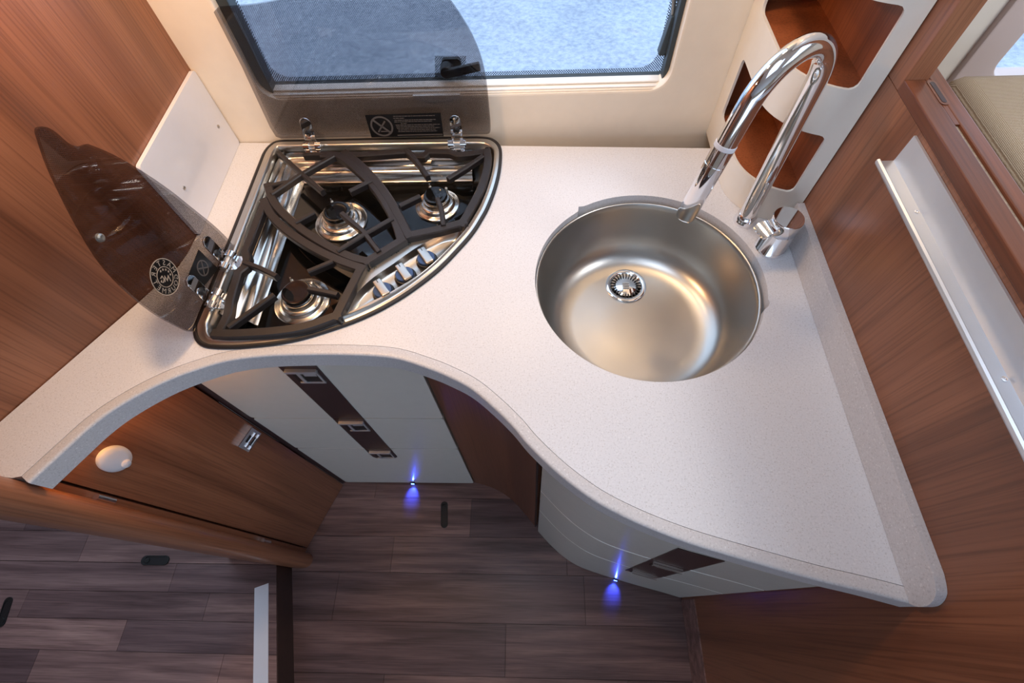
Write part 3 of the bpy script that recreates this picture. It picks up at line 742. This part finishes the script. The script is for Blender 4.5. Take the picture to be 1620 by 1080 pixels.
# ------------------------------------------------------------------ curved white drawer unit
cv_px = [(849, 838), (860, 850.5), (873, 864.5), (891, 880.5), (917, 896.5), (960, 911.7), (997, 922.8), (1046, 936.4), (1078, 946)]
cv = resample(spline([Vector(xy(on(p, 0))) for p in cv_px], 8), 0.006)
cv[0] = cv[0] + Vector((0.004, 0.002))
cv = [p for p in cv if p.x < XR - 0.004]
cu = thing('curved_drawer_unit', (0.22, 0.2, 0), 'bow-fronted white drawer unit beneath the sink', 'drawers')
CS = [0]
for a, b in zip(cv, cv[1:]): CS.append(CS[-1] + (b - a).length)
obj('carcass', prism([xy(p) for p in [Vector((p.x + n.x * 0.019, p.y + n.y * 0.019)) for p, n in zip(cv, normals(cv, False))]] + [(XR - 0.004, 0.262), (0.045, 0.262)], 0.001, TOP - THK - 0.003), 'drawer', cu, smooth=0)
cf = []
for z0, z1 in ((0.004, 0.3595), (0.3620, 0.5725), (0.5765, 0.898)):
    cf.append(obj('drawer_front', sweep(cv, [(0.0015, z0), (0, z0 + 0.0015), (0, z1 - 0.0015), (0.0015, z1), (0.018, z1), (0.018, z0)], closed_prof=True, cap=True), 'drawer', cu, smooth=28))
def cpart(s0, s1, z0, z1, t0, t1, n=10):
    seg = []
    for k in range(n + 1):
        s = s0 + (s1 - s0) * k / n; j = max(i for i in range(len(CS) - 1) if CS[i] <= s); f = (s - CS[j]) / (CS[j + 1] - CS[j]); seg.append(cv[j].lerp(cv[j + 1], f))
    return sweep(seg, [(t0, z0), (t0, z1), (t1, z1), (t1, z0)], closed_prof=True, cap=True)
s0, s1 = 0.247, 0.3155
obj('accent_band', cpart(s0, s1, 0.577, 0.762, -0.0012, 0.0005), 'mocha', cf[2], smooth=50)
obj('accent_band', cpart(s0, s1, 0.362, 0.572, -0.0012, 0.0005), 'mocha', cf[1], smooth=50)
obj('accent_band', cpart(s0, s1, 0.292, 0.359, -0.0012, 0.0005), 'mocha', cf[0], smooth=50)
for fobj, zt in ((cf[1], 0.557), (cf[0], 0.346)):
    obj('handle_cup', cpart(s0 + 0.010, s1 - 0.008, zt - 0.045, zt - 0.008, -0.0022, -0.001), 'black', fobj, smooth=50)
    obj('handle_pull', cpart(s0 + 0.008, s1 - 0.006, zt - 0.006, zt, -0.008, -0.001), 'chrome', fobj, smooth=50)
for p0, z in ((cf[2], 0.5745), (cf[1], 0.3608)):
    obj('joint_strip', cpart(0.0005, CS[-1] - 0.0005, z - 0.0018, z + 0.0018, 0.0008, 0.01, 60), 'offwhite', cu, smooth=50)

# ------------------------------------------------------------------ blue floor lights
def blue_light(loc, out, label):
    o = thing('floor_light', loc, label, 'light', 'blue plinth lights')
    out = Vector(out)
    side = Vector((-out.y, out.x, 0))
    obj('housing', obox(Vector(loc) + Vector((0, 0, 0.012)) + out * 0.002, side * 0.007, out * 0.002, Vector((0, 0, 0.006))), 'black', o, smooth=0)
    obj('lens', obox(Vector(loc) + Vector((0, 0, 0.011)) + out * 0.0042, side * 0.0045, out * 0.0006, Vector((0, 0, 0.004))), 'blue_led', o, smooth=0)
    lamp('floor_light_lamp', 'SPOT', Vector(loc) + out * 0.005 + Vector((0, 0, 0.026)), 1.3, (0.03, 0.07, 1.0), 0.002, Vector(loc) + out * 0.032, spot_size=radians(66), spot_blend=0.9)
    lamp('floor_light_glow', 'SPOT', Vector(loc) + out * 0.010 + Vector((0, 0, 0.012)), 0.12, (0.03, 0.07, 1.0), 0.002, Vector(loc) + Vector((0, 0, 0.08)), spot_size=radians(50), spot_blend=0.9)
    return o
blue_light((-0.380, DY - 0.0005, 0.0), (0, -1, 0), 'small blue light glowing at the foot of the straight drawers')
j = max(i for i in range(len(CS) - 1) if CS[i] <= 0.268); nn = -normals(cv, False)[j]
blue_light((cv[j].x, cv[j].y, 0.0), (nn.x, nn.y, 0), 'small blue light glowing at the foot of the curved drawers')

# ------------------------------------------------------------------ small things on the floors
def floor_pill(p, q, z, wd, label):
    a, b = on(p, z), on(q, z); d = (b - a).normalized(); n = Vector((-d.y, d.x, 0)); L = (b - a).length / 2 - wd; c = (a + b) / 2
    P = [xy(c + d * L + (d * cos(t_) + n * sin(t_)) * wd) for t_ in [-pi / 2 + pi * k / 8 for k in range(9)]] + [xy(c - d * L + (d * cos(t_) + n * sin(t_)) * wd) for t_ in [pi / 2 + pi * k / 8 for k in range(9)]]
    o = thing('floor_pull', (c.x, c.y, z), label, 'floor fitting', 'black floor fittings')
    sc = lambda k: [(c.x + (x - c.x) * k, c.y + (y - c.y) * k) for x, y in P]
    obj('surround', prism(P, z - 0.0002, z + 0.0022, [sc(0.78)]), 'rubber_floor', o, smooth=30)
    obj('recess', prism(sc(0.775), z - 0.0002, z + 0.0008), 'black', o, smooth=30)
    obj('finger_knob', lathe([(wd * 0.62, 0.0008), (wd * 0.55, 0.0028), (0, 0.003)], c + d * L * 0.85 * (-1) + Vector((0, 0, 0)), 16), 'rubber_floor', o)
    return o
floor_pill((703, 793), (703, 835), 0.0, 0.0105, 'black pill-shaped fitting in the lower floor')
floor_pill((224, 886), (268, 886), 0.0995, 0.0125, 'black pill-shaped fitting on the raised floor under the post')
floor_pill((0, 992), (16, 944), 0.0995, 0.0115, 'slanting black pill-shaped fitting on the raised floor far from the step edge')
ws = [on(p, 0.0995) for p in ((403, 930), (425, 922))]
o0 = ws[0]; o1 = ws[1]; ln = Vector((ED.x, ED.y, 0)) * 0.75
tag(obj('step_strip', prism([xy(o0), xy(o1), xy(o1 + ln), xy(o0 + ln)], 0.0994, 0.1012), 'whitestrip', bevel=0.0005), 'white strip lying along the edge of the raised floor', 'strip')

# ------------------------------------------------------------------ beyond the partition
bench = thing('bench_seat', (0.80, 0.62, 0.0), 'bench with woven beige backrest and cream pad beyond the partition', 'bench')
obj('backrest', box(0.606, 0.75, 0.0, 0.70, 0.60, 1.112), 'weave', bench, bevel=0.028, smooth=70)
obj('side_pad', box(0.525, 0.603, 0.02, 0.68, 0.60, 1.082), 'pad', bench, bevel=0.018, smooth=60)
obj('seat_base', box(0.52, 1.4, 0.0, 0.74, 0.0, 0.595), 'wood', bench, smooth=0)

# ------------------------------------------------------------------ corner hob
hob = thing('corner_hob', (hcen.x, hcen.y, TOP), 'quarter-round three-burner gas hob with two raised smoked glass lids', 'hob')
def ring(prof): return sweep(hob_out, [(d * sgn, TOP + z) for d, z in prof], closed=True, wt=wts)
obj('gasket', sweep(hob_out, [(d * sgn, TOP + z) for d, z in [(0.0046, 0.0002), (-0.0020, 0.0002), (-0.0024, 0.0024), (-0.0010, 0.0042), (0.0030, 0.0048), (0.0046, 0.0046)]], closed=True), 'gasket', hob, smooth=60)
obj('rim', ring([(0.0050, 0.0036), (0.0056, 0.0048), (0.0135, 0.0050), (0.0155, 0.0060), (0.0172, 0.0086), (0.0192, 0.0096), (0.0212, 0.0090), (0.0228, 0.0066), (0.0240, 0.0030), (0.0255, -0.006), (0.0262, -0.0405)]), 'steel', hob, smooth=60)
obj('base_plate', prism(hob_off(0.0258), TOP - 0.043, TOP - 0.0395), 'blackglass', hob, smooth=20)
o2 = lambda p, z=TOP + 0.003: Vector(xy(on(hz([p])[0], z)))
Ls, Le, Bs, Be = o2((62, 925)), o2((345, 218)), o2((410, 170)), o2((1275, 155))
def isect(p, r, q, s):
    d = r.x * s.y - r.y * s.x; t_ = ((q.x - p.x) * s.y - (q.y - p.y) * s.x) / d; return p + r * t_
dL = (Le - Ls).normalized(); dB = (Be - Bs).normalized(); nL = Vector((dL.y, -dL.x)); nB = Vector((dB.y, -dB.x))
cor = isect(Ls + nL * 0.0262, dL, Bs + nB * 0.0262, dB)
cA, cB = cor - dL * 0.030, cor + dB * 0.030
cpath = [Ls + nL * 0.0262 + dL * 0.012, cA] + [cA.lerp(cor, k / 6).lerp(cor.lerp(cB, k / 6), k / 6) for k in range(1, 6)] + [cB, Be + nB * 0.0262 - dB * 0.018]
# stepped well along the two straight sides
def well(path, offs):
    V = []; F = []; m = len(offs); N = normals(path, False)
    for i, p in enumerate(path):
        for d, z in offs:
            # corner offsets converge on one point instead of crossing
            q = p - N[i] * d
            if 1 < i < len(path) - 2:
                lim_ = 0.030
                if d > lim_: q = p - N[i] * lim_ + (cor - dL * d + dB * d - (cor - dL * lim_ + dB * lim_)) * 1.0 + (p - N[i] * lim_ - (p - N[i] * lim_)) * 0
            V.append((q.x, q.y, TOP + z))
    for i in range(len(path) - 1):
        for a in range(m - 1): F.append((i * m + a, (i + 1) * m + a, (i + 1) * m + a + 1, i * m + a + 1))
    return V, F
obj('well_step', well(cpath, [(0, -0.003), (0.003, -0.010), (0.007, -0.0125), (0.012, -0.0130), (0.016, -0.0150), (0.019, -0.0195), (0.023, -0.0215), (0.029, -0.0220), (0.033, -0.0240), (0.036, -0.0300), (0.039, -0.0365), (0.043, -0.0393)]), 'steel_bright', hob, smooth=60)
for p in ((137, 988), (1297, 208), (425, 222), (195, 915), (1225, 230), (1200, 528), (665, 915)):
    q = on(hz([p])[0], TOP + 0.004); obj('screw', lathe([(0.0048, -0.004), (0.0046, 0.002), (0.003, 0.0036), (0.0024, 0.0022), (0, 0.0022)], (q.x, q.y, TOP + 0.004), 14), 'black', hob)

# burners
def burner(p, r):
    c = on(hz([p])[0], TOP - 0.034); c.z = TOP - 0.0395
    b = obj('burner', lathe([(r, 0), (r, 0.0028), (0.955 * r, 0.0045), (0.83 * r, 0.0048), (0.80 * r, 0.0058), (0.775 * r, 0.0085), (0.70 * r, 0.0112), (0.615 * r, 0.0118), (0.585 * r, 0.0135), (0.565 * r, 0.0190), (0.50 * r, 0.0196), (0, 0.0196)], c, 48), 'steel_bright', hob, smooth=40)
    obj('burner_cap', lathe([(0.50 * r, 0.0192), (0.53 * r, 0.0205), (0.53 * r, 0.0262), (0.505 * r, 0.0285), (0.44 * r, 0.0292), (0.36 * r, 0.0282), (0.2 * r, 0.0278), (0, 0.0279)], c, 40), 'cap', b, smooth=50)
    obj('igniter', lathe([(0.0026, 0), (0.0026, 0.026), (0.0012, 0.0275), (0.0011, 0.032), (0, 0.032)], c + Vector((-0.30 * r, 0.56 * r, 0.0)), 10), 'steel', b)
    obj('flame_sensor', lathe([(0.0024, 0), (0.0024, 0.027), (0, 0.028)], c + Vector((0.45 * r, 0.42 * r, 0.0)), 10), 'steel', b)
    return c
burner((1085, 438), 0.0405); burner((672, 508), 0.0470); burner((505, 848), 0.0455)

# control panel
pl_px = hz([(668, 908), (700, 832), (760, 752), (850, 672), (950, 606), (1050, 561), (1150, 539), (1210, 534), (1200, 575), (1150, 632), (1082, 698), (1000, 764), (905, 824), (800, 876), (690, 922)])
bs_px = hz([(694, 902), (722, 842), (800, 762), (900, 692), (1000, 622), (1100, 570), (1150, 556), (1186, 553), (1178, 582), (1130, 632), (1075, 684), (1000, 744), (900, 806), (800, 857)])
po = [xy(v) for v in resample(spline([Vector(xy(on(p, TOP + 0.004))) for p in pl_px], 5, True), 0.006, True)]
bo = [xy(v) for v in resample(spline([Vector(xy(on(p, TOP + 0.004))) for p in bs_px], 5, True), 0.006, True)]
pv_ = plate(po, [bo], lambda x, y: (x, y, TOP + 0.004), lambda x, y: (x, y, TOP - 0.039))
pn = obj('control_panel', plate(po, [bo], lambda x, y: (x, y, TOP + 0.004), lambda x, y: (x, y, TOP - 0.0005)), 'steel', hob, smooth=35)
bc = sum((Vector(q) for q in bo), Vector((0, 0))) / len(bo)
V = []; F = []; m = len(bo)
lv_ = [(1.0, 0.0040), (0.985, 0.0028), (0.95, -0.003), (0.90, -0.0080), (0.84, -0.0098), (0.0, -0.0100)]
for k, z in lv_:
    for q in bo: V.append((bc.x + (q[0] - bc.x) * k, bc.y + (q[1] - bc.y) * k, TOP + z))
for a in range(len(lv_) - 1):
    for i in range(m): F.append((a * m + i, a * m + (i + 1) % m, (a + 1) * m + (i + 1) % m, (a + 1) * m + i))
obj('control_basin', (V, F), 'steel', hob, smooth=60)
skirt = sweep([Vector(q) for q in po], [(0, TOP + 0.0035), (0, TOP - 0.0394)], closed=True)
obj('panel_skirt', skirt, 'steel', hob, smooth=60)
for p in ((848, 800), (942, 732), (1035, 663)):
    c = on(hz([p])[0], TOP + 0.004); c.z = TOP - 0.0098
    p0 = hz([p])[0]; d = on((p0[0] + 5.8, p0[1] + 8.1), TOP) - on(p0, TOP); d.z = 0; d.normalize(); n = Vector((-d.y, d.x, 0))
    kb = obj('knob', lathe([(0.0180, 0), (0.0180, 0.004), (0.0165, 0.0068), (0.0152, 0.0070), (0.0148, 0.0060)], c, 32), 'black', hob, smooth=50)
    obj('knob_face', lathe([(0.0152, 0.0058), (0.0150, 0.0100), (0.0138, 0.0115), (0, 0.0117)], c, 32), 'knob_blue', kb, smooth=50)
    obj('knob_grip', obox(c + Vector((0, 0, 0.0150)), d * 0.0172, n * 0.0068, Vector((0, 0, 0.0042))), 'steel', kb, bevel=0.0022, smooth=35)
    obj('knob_mark', obox(c + Vector((0, 0, 0.0193)) - d * 0.0125, d * 0.003, n * 0.0006, Vector((0, 0, 0.0002))), 'black', kb, smooth=0)
marks = []
kz = lambda L: zm(L, (530, 340), 6.75)
for p in kz([(362, 598), (602, 430), (840, 267)]):
    q = on(p, TOP + 0.004); marks.append(lathe([(0.0012, 0), (0.0012, 0.0003), (0, 0.0003)], (q.x, q.y, TOP + 0.004), 10))
for p in kz([(420, 555), (660, 388), (788, 303)]):
    for dx, dy in ((-2.6, 0), (2.6, 0), (0, -2.4), (0, 2.4), (0.4, 0.3)):
        q = on((p[0] + dx, p[1] + dy), TOP + 0.004); marks.append(lathe([(0.0011, 0), (0.0011, 0.0002), (0, 0.0002)], (q.x, q.y, TOP + 0.004), 8))
tag(obj('printed_marks', merge(*marks), 'ink', pn, smooth=0), kind='stuff')

# pan supports
GZ0, GZ1 = TOP + 0.0035, TOP + 0.0155
def bar(pts, wd, sp=False, z0=GZ0, z1=GZ1, dip=None):
    P = [Vector(xy(on(q, GZ1 - 0.001))) for q in hz(pts)]
    if sp: P = spline(P, 6)
    if z0 == GZ0: P[0] = P[0] + (P[0] - P[1]).normalized() * wd * 0.42; P[-1] = P[-1] + (P[-1] - P[-2]).normalized() * wd * 0.42
    h = wd / 2
    return sweep(P, [(-h, z0), (-h, z1 - 0.002), (-h + 0.0015, z1), (h - 0.0015, z1), (h, z1 - 0.002), (h, z0)], closed_prof=True, cap=True)
def finger(pts, wd): return bar(pts, wd, False, GZ0 + 0.004, GZ1 + 0.002)
W1 = 0.0150; W2 = 0.0085
central = [bar([(600, 226), (655, 228), (720, 268), (800, 345), (862, 430), (905, 515), (930, 590)], W1, True),
    bar([(362, 360), (385, 428), (450, 500), (540, 570), (640, 628), (720, 665), (785, 682)], W1, True),
    bar([(932, 592), (785, 682)], W1), bar([(362, 362), (400, 352), (440, 345)], W2), bar([(600, 226), (560, 224), (520, 226)], W2),
    finger([(408, 222), (500, 306), (597, 388)], W2), finger([(378, 400), (500, 318), (645, 236)], W2),
    finger([(805, 342), (712, 388)], W2), finger([(480, 522), (562, 478)], W2), finger([(678, 482), (770, 560), (838, 648)], W2),
    finger([(895, 505), (775, 574), (660, 645)], W2)]
right = [bar([(688, 222), (760, 226), (955, 212), (985, 232), (1025, 232), (1045, 212), (1140, 214), (1170, 226), (1225, 222), (1292, 212)], W1 * 0.8),
    bar([(1296, 214), (1300, 262), (1276, 360), (1225, 462), (1190, 522)], W1, True), bar([(1196, 516), (1090, 545), (968, 570)], W1),
    bar([(692, 220), (760, 275), (830, 350), (885, 428), (930, 510), (962, 572)], W1, True),
    finger([(1280, 236), (1210, 284), (1130, 334)], W2), finger([(952, 212), (1000, 260), (1046, 326)], W2), finger([(925, 450), (1012, 408)], W2), finger([(1112, 535), (1104, 470), (1086, 418)], W2)]
lower = [bar([(345, 428), (300, 545), (262, 640), (270, 668), (262, 705), (232, 728), (210, 800), (196, 850), (188, 905), (150, 985)], W1 * 0.9),
    bar([(345, 426), (380, 490), (450, 556), (550, 622), (650, 672), (760, 712)], W1, True), bar([(758, 712), (712, 800), (652, 918)], W1), bar([(655, 914), (520, 960), (380, 982), (210, 992), (140, 990)], W1, True),
    finger([(640, 686), (534, 730)], W2), finger([(660, 828), (600, 815), (536, 802)], W2), finger([(195, 968), (290, 900), (390, 828)], W2), finger([(262, 690), (330, 716), (400, 750)], W2)]
for L_ in (central, right, lower):
    for i_, (v_, f_) in enumerate(L_): L_[i_] = ([(x, y, z + 0.00018 * i_ if z > GZ0 + 0.006 else z - 0.0001 * i_) for x, y, z in v_], f_)
for parts, lab in ((central, 'black cast iron pan support over the largest middle burner, crossed bars at one end'), (right, 'black cast iron pan support over the burner nearest the window'),
                   (lower, 'black cast iron pan support over the burner nearest the curved front corner')):
    o = obj('pan_support', merge(*parts), 'iron', None, smooth=35); tag(o, lab, 'pan support', 'cast iron pan supports')

# ---- glass lids
LY = 0.7660; LX = -0.503
backpts = [(-0.470, 0.966), (-0.0815, 0.966), (-0.0745, 0.974), (-0.0735, 1.02), (-0.076, 1.085), (-0.090, 1.138), (-0.120, 1.192), (-0.150, 1.232), (-0.176, 1.262), (-0.204, 1.286), (-0.216, 1.283), (-0.232, 1.266), (-0.252, 1.252), (-0.275, 1.240), (-0.31, 1.217), (-0.347, 1.200), (-0.40, 1.191), (-0.4655, 1.1875), (-0.4745, 1.182), (-0.4745, 1.10), (-0.4800, 0.99), (-0.478, 0.970)]
lb_ = [(-0.470, 0.966)] + [xy(v) for v in spline(backpts[1:18], 4)] + backpts[18:]
lean_b = lambda z: LY + 0.035 * (z - 0.966)
lidb = obj('glass_lid', plate(lb_, [], lambda x, z: (x, lean_b(z), z), lambda x, z: (x, lean_b(z) + 0.004, z)), 'smoke', hob, smooth=20, label='smoked glass lid standing against the window')
PN = Vector((1, 0, 0.05)).normalized(); P0 = Vector((LX, 0, 0.96))
def lp(p, t_=0.0): return onpl(p, P0 + PN * t_, PN)
leftpx = zm([(855, 990 - 0)], (0, 150), 2.633)
leftpx = [(305, 524), (297, 524), (282, 517), (250, 500), (215, 474), (180, 441), (150, 404), (118, 350), (95, 305), (75, 262), (62, 225), (57, 207), (60, 201), (66, 200.5), (76, 203), (88, 211), (104, 225), (116, 231), (126, 231), (134, 228), (143, 230), (180, 246), (228, 274), (270, 303), (300, 327), (335, 355), (358, 377), (366, 388), (365, 396)]
LP = [lp(p) for p in leftpx]
lu = lambda v: (v.y, (v.z - 0.96) / PN.x)
ll = [xy(v) for v in spline([Vector(lu(v)) for v in LP], 3)]
def lmap(t_): return lambda y, s: tuple(Vector((LX - 0.05 * s, y, 0.96 + s * PN.x)) + PN * t_)
lidl = obj('glass_lid', plate(ll, [], lmap(0.002), lmap(-0.002)), 'smoke', hob, smooth=20, label='smoked glass lid leaning towards the walnut wall')
def shrink(P, d):
    V_ = [Vector(p) for p in P]; c_ = sum(V_, Vector((0, 0))) / len(V_); return [xy(c_ + (v - c_) * d) for v in V_]
obj('dot_print', plate(shrink(ll, 0.985), [], lmap(-0.0022), lmap(-0.0025)), 'lid_dots', lidl, smooth=0)
obj('dot_print', plate(shrink(lb_, 0.985), [], lambda x, z: (x, lean_b(z) + 0.0042, z), lambda x, z: (x, lean_b(z) + 0.0045, z)), 'lid_dots_back', lidb, smooth=0)
# coordinates on the left lid as seen from the room: a to the right (+y), b up
def lpt(c, a, b, t_=0.0026): return c + Vector((0, 1, 0)) * a + Vector((-0.05, 0, 1)).normalized() * b + PN * (t_ - 0.0)
def flat_poly(c, pts, fn, t0, t1): return plate(pts, [], lambda a, b: tuple(fn(c, a, b, t0)), lambda a, b: tuple(fn(c, a, b, t1)))
def flat_ring(c, r0, r1, fn, t0, t1, n=48): return plate(circle(0, 0, r1, n), [circle(0, 0, r0, n)], lambda a, b: tuple(fn(c, a, b, t0)), lambda a, b: tuple(fn(c, a, b, t1)))
def text_mesh(s, size):
    cu_ = D.curves.new('t', 'FONT'); cu_.body = s; cu_.size = size; cu_.align_x = 'CENTER'; cu_.align_y = 'BOTTOM_BASELINE'; cu_.resolution_u = 2
    ob = D.objects.new('t', cu_); me = D.meshes.new_from_object(ob); v = [tuple(q.co) for q in me.vertices]; f = [tuple(q.vertices) for q in me.polygons]
    D.objects.remove(ob); D.curves.remove(cu_); D.meshes.remove(me); return v, f
EC = lp((258.5, 438)); RE = 0.0255
lpt0 = lpt
def lpe(c, a, b, t_=0.0026):
    k = cos(radians(42)); m_ = sin(radians(42)); return lpt0(c, a * k + b * m_, -a * m_ + b * k, t_)
em = obj('emblem_disc', flat_poly(EC, circle(0, 0, RE, 48), lpt, 0.0022, 0.0026), 'label', lidl, smooth=20)
parts = [flat_ring(EC, RE * 0.955, RE, lpe, 0.0026, 0.0029), flat_ring(EC, RE * 0.53, RE * 0.565, lpe, 0.0026, 0.0029)]
for word, up_ in (('MASTER', True), ('GOURMET', False)):
    for i, ch in enumerate(word):
        tv_, tf_ = text_mesh(ch, RE * 0.40)
        f = (i + 0.5) / len(word)
        span = radians(165 if up_ else 185)
        ang = (pi / 2 + span / 2 - span * f) if up_ else (-pi / 2 - span / 2 + span * f)
        rad = RE * 0.63 if up_ else RE * 0.90
        rot_ = ang - pi / 2 if up_ else ang + pi / 2
        vv = []
        for x, y, _ in tv_:
            a = rad * cos(ang) + x * cos(rot_) - y * sin(rot_); b = rad * sin(ang) + x * sin(rot_) + y * cos(rot_)
            vv.append(tuple(lpe(EC, -a, b, 0.0029)))
        parts.append((vv, tf_))
for k in range(5):
    a0_ = radians(60 + 28 * k); cx_, cy_ = RE * 0.40 * cos(a0_), RE * 0.40 * sin(a0_)
    st = [(-(cx_ + (RE * 0.075 if q % 2 == 0 else RE * 0.03) * sin(q * pi / 5)), cy_ + (RE * 0.075 if q % 2 == 0 else RE * 0.03) * cos(q * pi / 5)) for q in range(10)]
    parts.append(flat_poly(EC, st, lpe, 0.0026, 0.0029))
for stroke in ([(-0.30, -0.30), (-0.22, 0.02), (-0.08, -0.22), (0.02, 0.04), (0.10, -0.26)], [(0.34, -0.02), (0.20, 0.08), (0.12, -0.10), (0.22, -0.26), (0.36, -0.20), (0.30, -0.12)]):
    P = [Vector((x * RE, y * RE)) for x, y in stroke]; N = normals(P, False); wd = RE * 0.022
    pg = [xy(p + n * wd) for p, n in zip(P, N)] + [xy(p - n * wd) for p, n in reversed(list(zip(P, N)))]
    parts.append(flat_poly(EC, [(-x, y) for x, y in pg], lpe, 0.0026, 0.0029))
obj('emblem_print', merge(*parts), 'print', lidl, smooth=0)
# warning squares
def stroke_poly(p, q, wd):
    p, q = Vector(p), Vector(q); d = (q - p).normalized(); n = Vector((-d.y, d.x)) * wd
    return [xy(p + n), xy(p - n), xy(q - n), xy(q + n)]
WC = (lp((318.5, 424)))
sq = [lp(p) - WC for p in ((311.5, 394.5), (296, 434), (321, 452), (343, 425))]
upv = Vector((-0.05, 0, 1)).normalized()
sqp = [(v.y, v.dot(upv)) for v in sq]
obj('warning_label', flat_poly(WC, sqp, lpt, 0.0022, 0.0026), 'label', lidl, smooth=0)
rw = 0.0125
obj('warning_print', merge(flat_ring(WC, rw * 0.84, rw, lpt, 0.0026, 0.0029), flat_poly(WC, stroke_poly((-rw * 0.6, -rw * 0.6), (rw * 0.6, rw * 0.6), rw * 0.08), lpt, 0.0026, 0.0029), flat_poly(WC, stroke_poly((-rw * 0.6, rw * 0.6), (rw * 0.6, -rw * 0.6), rw * 0.08), lpt, 0.0026, 0.0029)), 'print_dim', lidl, smooth=0)
def bpt(c, a, b, t_=0.0): return Vector((c.x + a, lean_b(c.z + b) - t_, c.z + b))
BC = ony((604, 200), LY)
lq = [ony(p, LY) for p in ((577, 182.5), (697, 179), (702, 215), (588, 217))]
obj('warning_label', plate([(v.x, v.z) for v in lq], [], lambda x, z: (x, lean_b(z) - 0.0006, z), lambda x, z: (x, lean_b(z) - 0.0002, z)), 'label', lidb, smooth=0)
rw = 0.0205
pr = [flat_ring(BC, rw * 0.84, rw, bpt, 0.0006, 0.0009), flat_poly(BC, stroke_poly((-rw * 0.6, rw * 0.6), (rw * 0.6, -rw * 0.6), rw * 0.09), bpt, 0.0006, 0.0009), flat_poly(BC, stroke_poly((-rw * 0.45, -rw * 0.55), (rw * 0.4, rw * 0.5), rw * 0.07), bpt, 0.0006, 0.0009), flat_poly(BC, stroke_poly((-rw * 0.2, -rw * 0.5), (rw * 0.55, -rw * 0.5), rw * 0.05), bpt, 0.0006, 0.0009)]
obj('warning_ring', merge(*pr), 'print_dim', lidb, smooth=0)
pr = []
rows = [(622, 688, 184.5), (622, 640, 187.5), (624, 690, 190.5), (624, 684, 193), (634, 644, 195.5), (626, 696, 198), (627, 688, 200.5), (628, 696, 203), (630, 690, 205.5), (630, 692, 208)]
for a, b, y in rows:
    pa, pb = ony((a, y), LY), ony((b, y), LY)
    x = pa.x
    while x < pb.x:
        L = random.uniform(0.002, 0.008); pr.append(obox(((x + min(x + L, pb.x)) / 2, lean_b(pa.z) - 0.0008, pa.z), Vector(((min(x + L, pb.x) - x) / 2, 0, 0)), Vector((0, 0.0002, 0)), Vector((0, 0, 0.0007)))); x += L + 0.0012
pa, pb = ony((629, 213.5), LY), ony((700, 212), LY); pr.append(obox(((pa.x + pb.x) / 2, lean_b(pa.z) - 0.0008, (pa.z + pb.z) / 2), Vector(((pb.x - pa.x) / 2, 0, 0)), Vector((0, 0.0002, 0)), Vector((0, 0, 0.0009))))
obj('warning_text', merge(*pr), 'print_dim', lidb, smooth=0)
# hinges
def capsule(a, b, n, wd, t0, t1):
    d = (b - a).normalized(); s = n.cross(d).normalized()
    P = [b + (d * cos(k) + s * sin(k)) * wd for k in [-pi / 2 + pi * i / 10 for i in range(11)]] + [a - s * 0 + (-d * 0 + s * 1) * wd, a - s * wd]
    m = len(P); V = [p + n * t0 for p in P] + [p + n * t1 for p in P]
    return V, [tuple(range(m)), tuple(range(2 * m - 1, m - 1, -1))] + [(i, (i + 1) % m, m + (i + 1) % m, m + i) for i in range(m)]
def hinge(a, b, n, scr, knuck, axis):
    h = obj('hinge', capsule(a, b, n, 0.0105, 0.0005, 0.0035), 'chrome', hob, bevel=0.0008, label='chrome lid hinge')
    obj('hinge_screw', lathe([(0.0062, 0.0030), (0.0060, 0.0055), (0.0035, 0.0070), (0.0025, 0.0058), (0, 0.0058)], scr, 16, n), 'black', h)
    for k in knuck: obj('hinge_knuckle', tube([k - axis * 0.0052, k + axis * 0.0052], 0.0082, 18), 'chrome', h, smooth=50)
    mid = sum(knuck, Vector()) / len(knuck)
    obj('hinge_pin', tube([mid - axis * 0.017, mid + axis * 0.017], 0.0052, 14), 'steel', h, smooth=50)
    obj('hinge_foot', obox(mid + Vector((0, 0, -0.006)) + (Vector((0, -0.010, 0)) if abs(axis.x) > 0.5 else Vector((0.010, 0, 0))), axis * 0.014, axis.cross(Z3) * 0.012, Z3 * 0.0022), 'chrome', h, bevel=0.001)
NB = Vector((0, -1, 0)); KZ = TOP + 0.0150
for tp_, bt_, sc_, ks_ in (((484, 193), (492, 221), (488.5, 208), ((486, 231), (504.5, 230.5))), ((720, 189), (723.5, 217), (722, 204), ((714, 227), (733, 226.5)))):
    hinge(ony(bt_, LY), ony(tp_, LY), NB, ony(sc_, LY), [on(k, KZ) for k in ks_], Vector((1, 0, 0)))
for tp_, bt_, sc_, ks_ in (((327, 384), (349, 407), (341, 401), ((364, 404), (355, 422))), ((301, 446), (324, 468), (316, 461), ((344, 464), (334, 483)))):
    ax_ = (on(ks_[0], KZ) - on(ks_[1], KZ)).normalized()
    hinge(lp(bt_, 0.002), lp(tp_, 0.002), PN, lp(sc_, 0.002), [on(k, KZ) for k in ks_], ax_)
q = lp((157, 376), 0.002); obj('lid_buffer', lathe([(0.0055, 0), (0.005, 0.003), (0.003, 0.0042), (0, 0.0036)], q, 16, PN), 'grey_light', lidl)
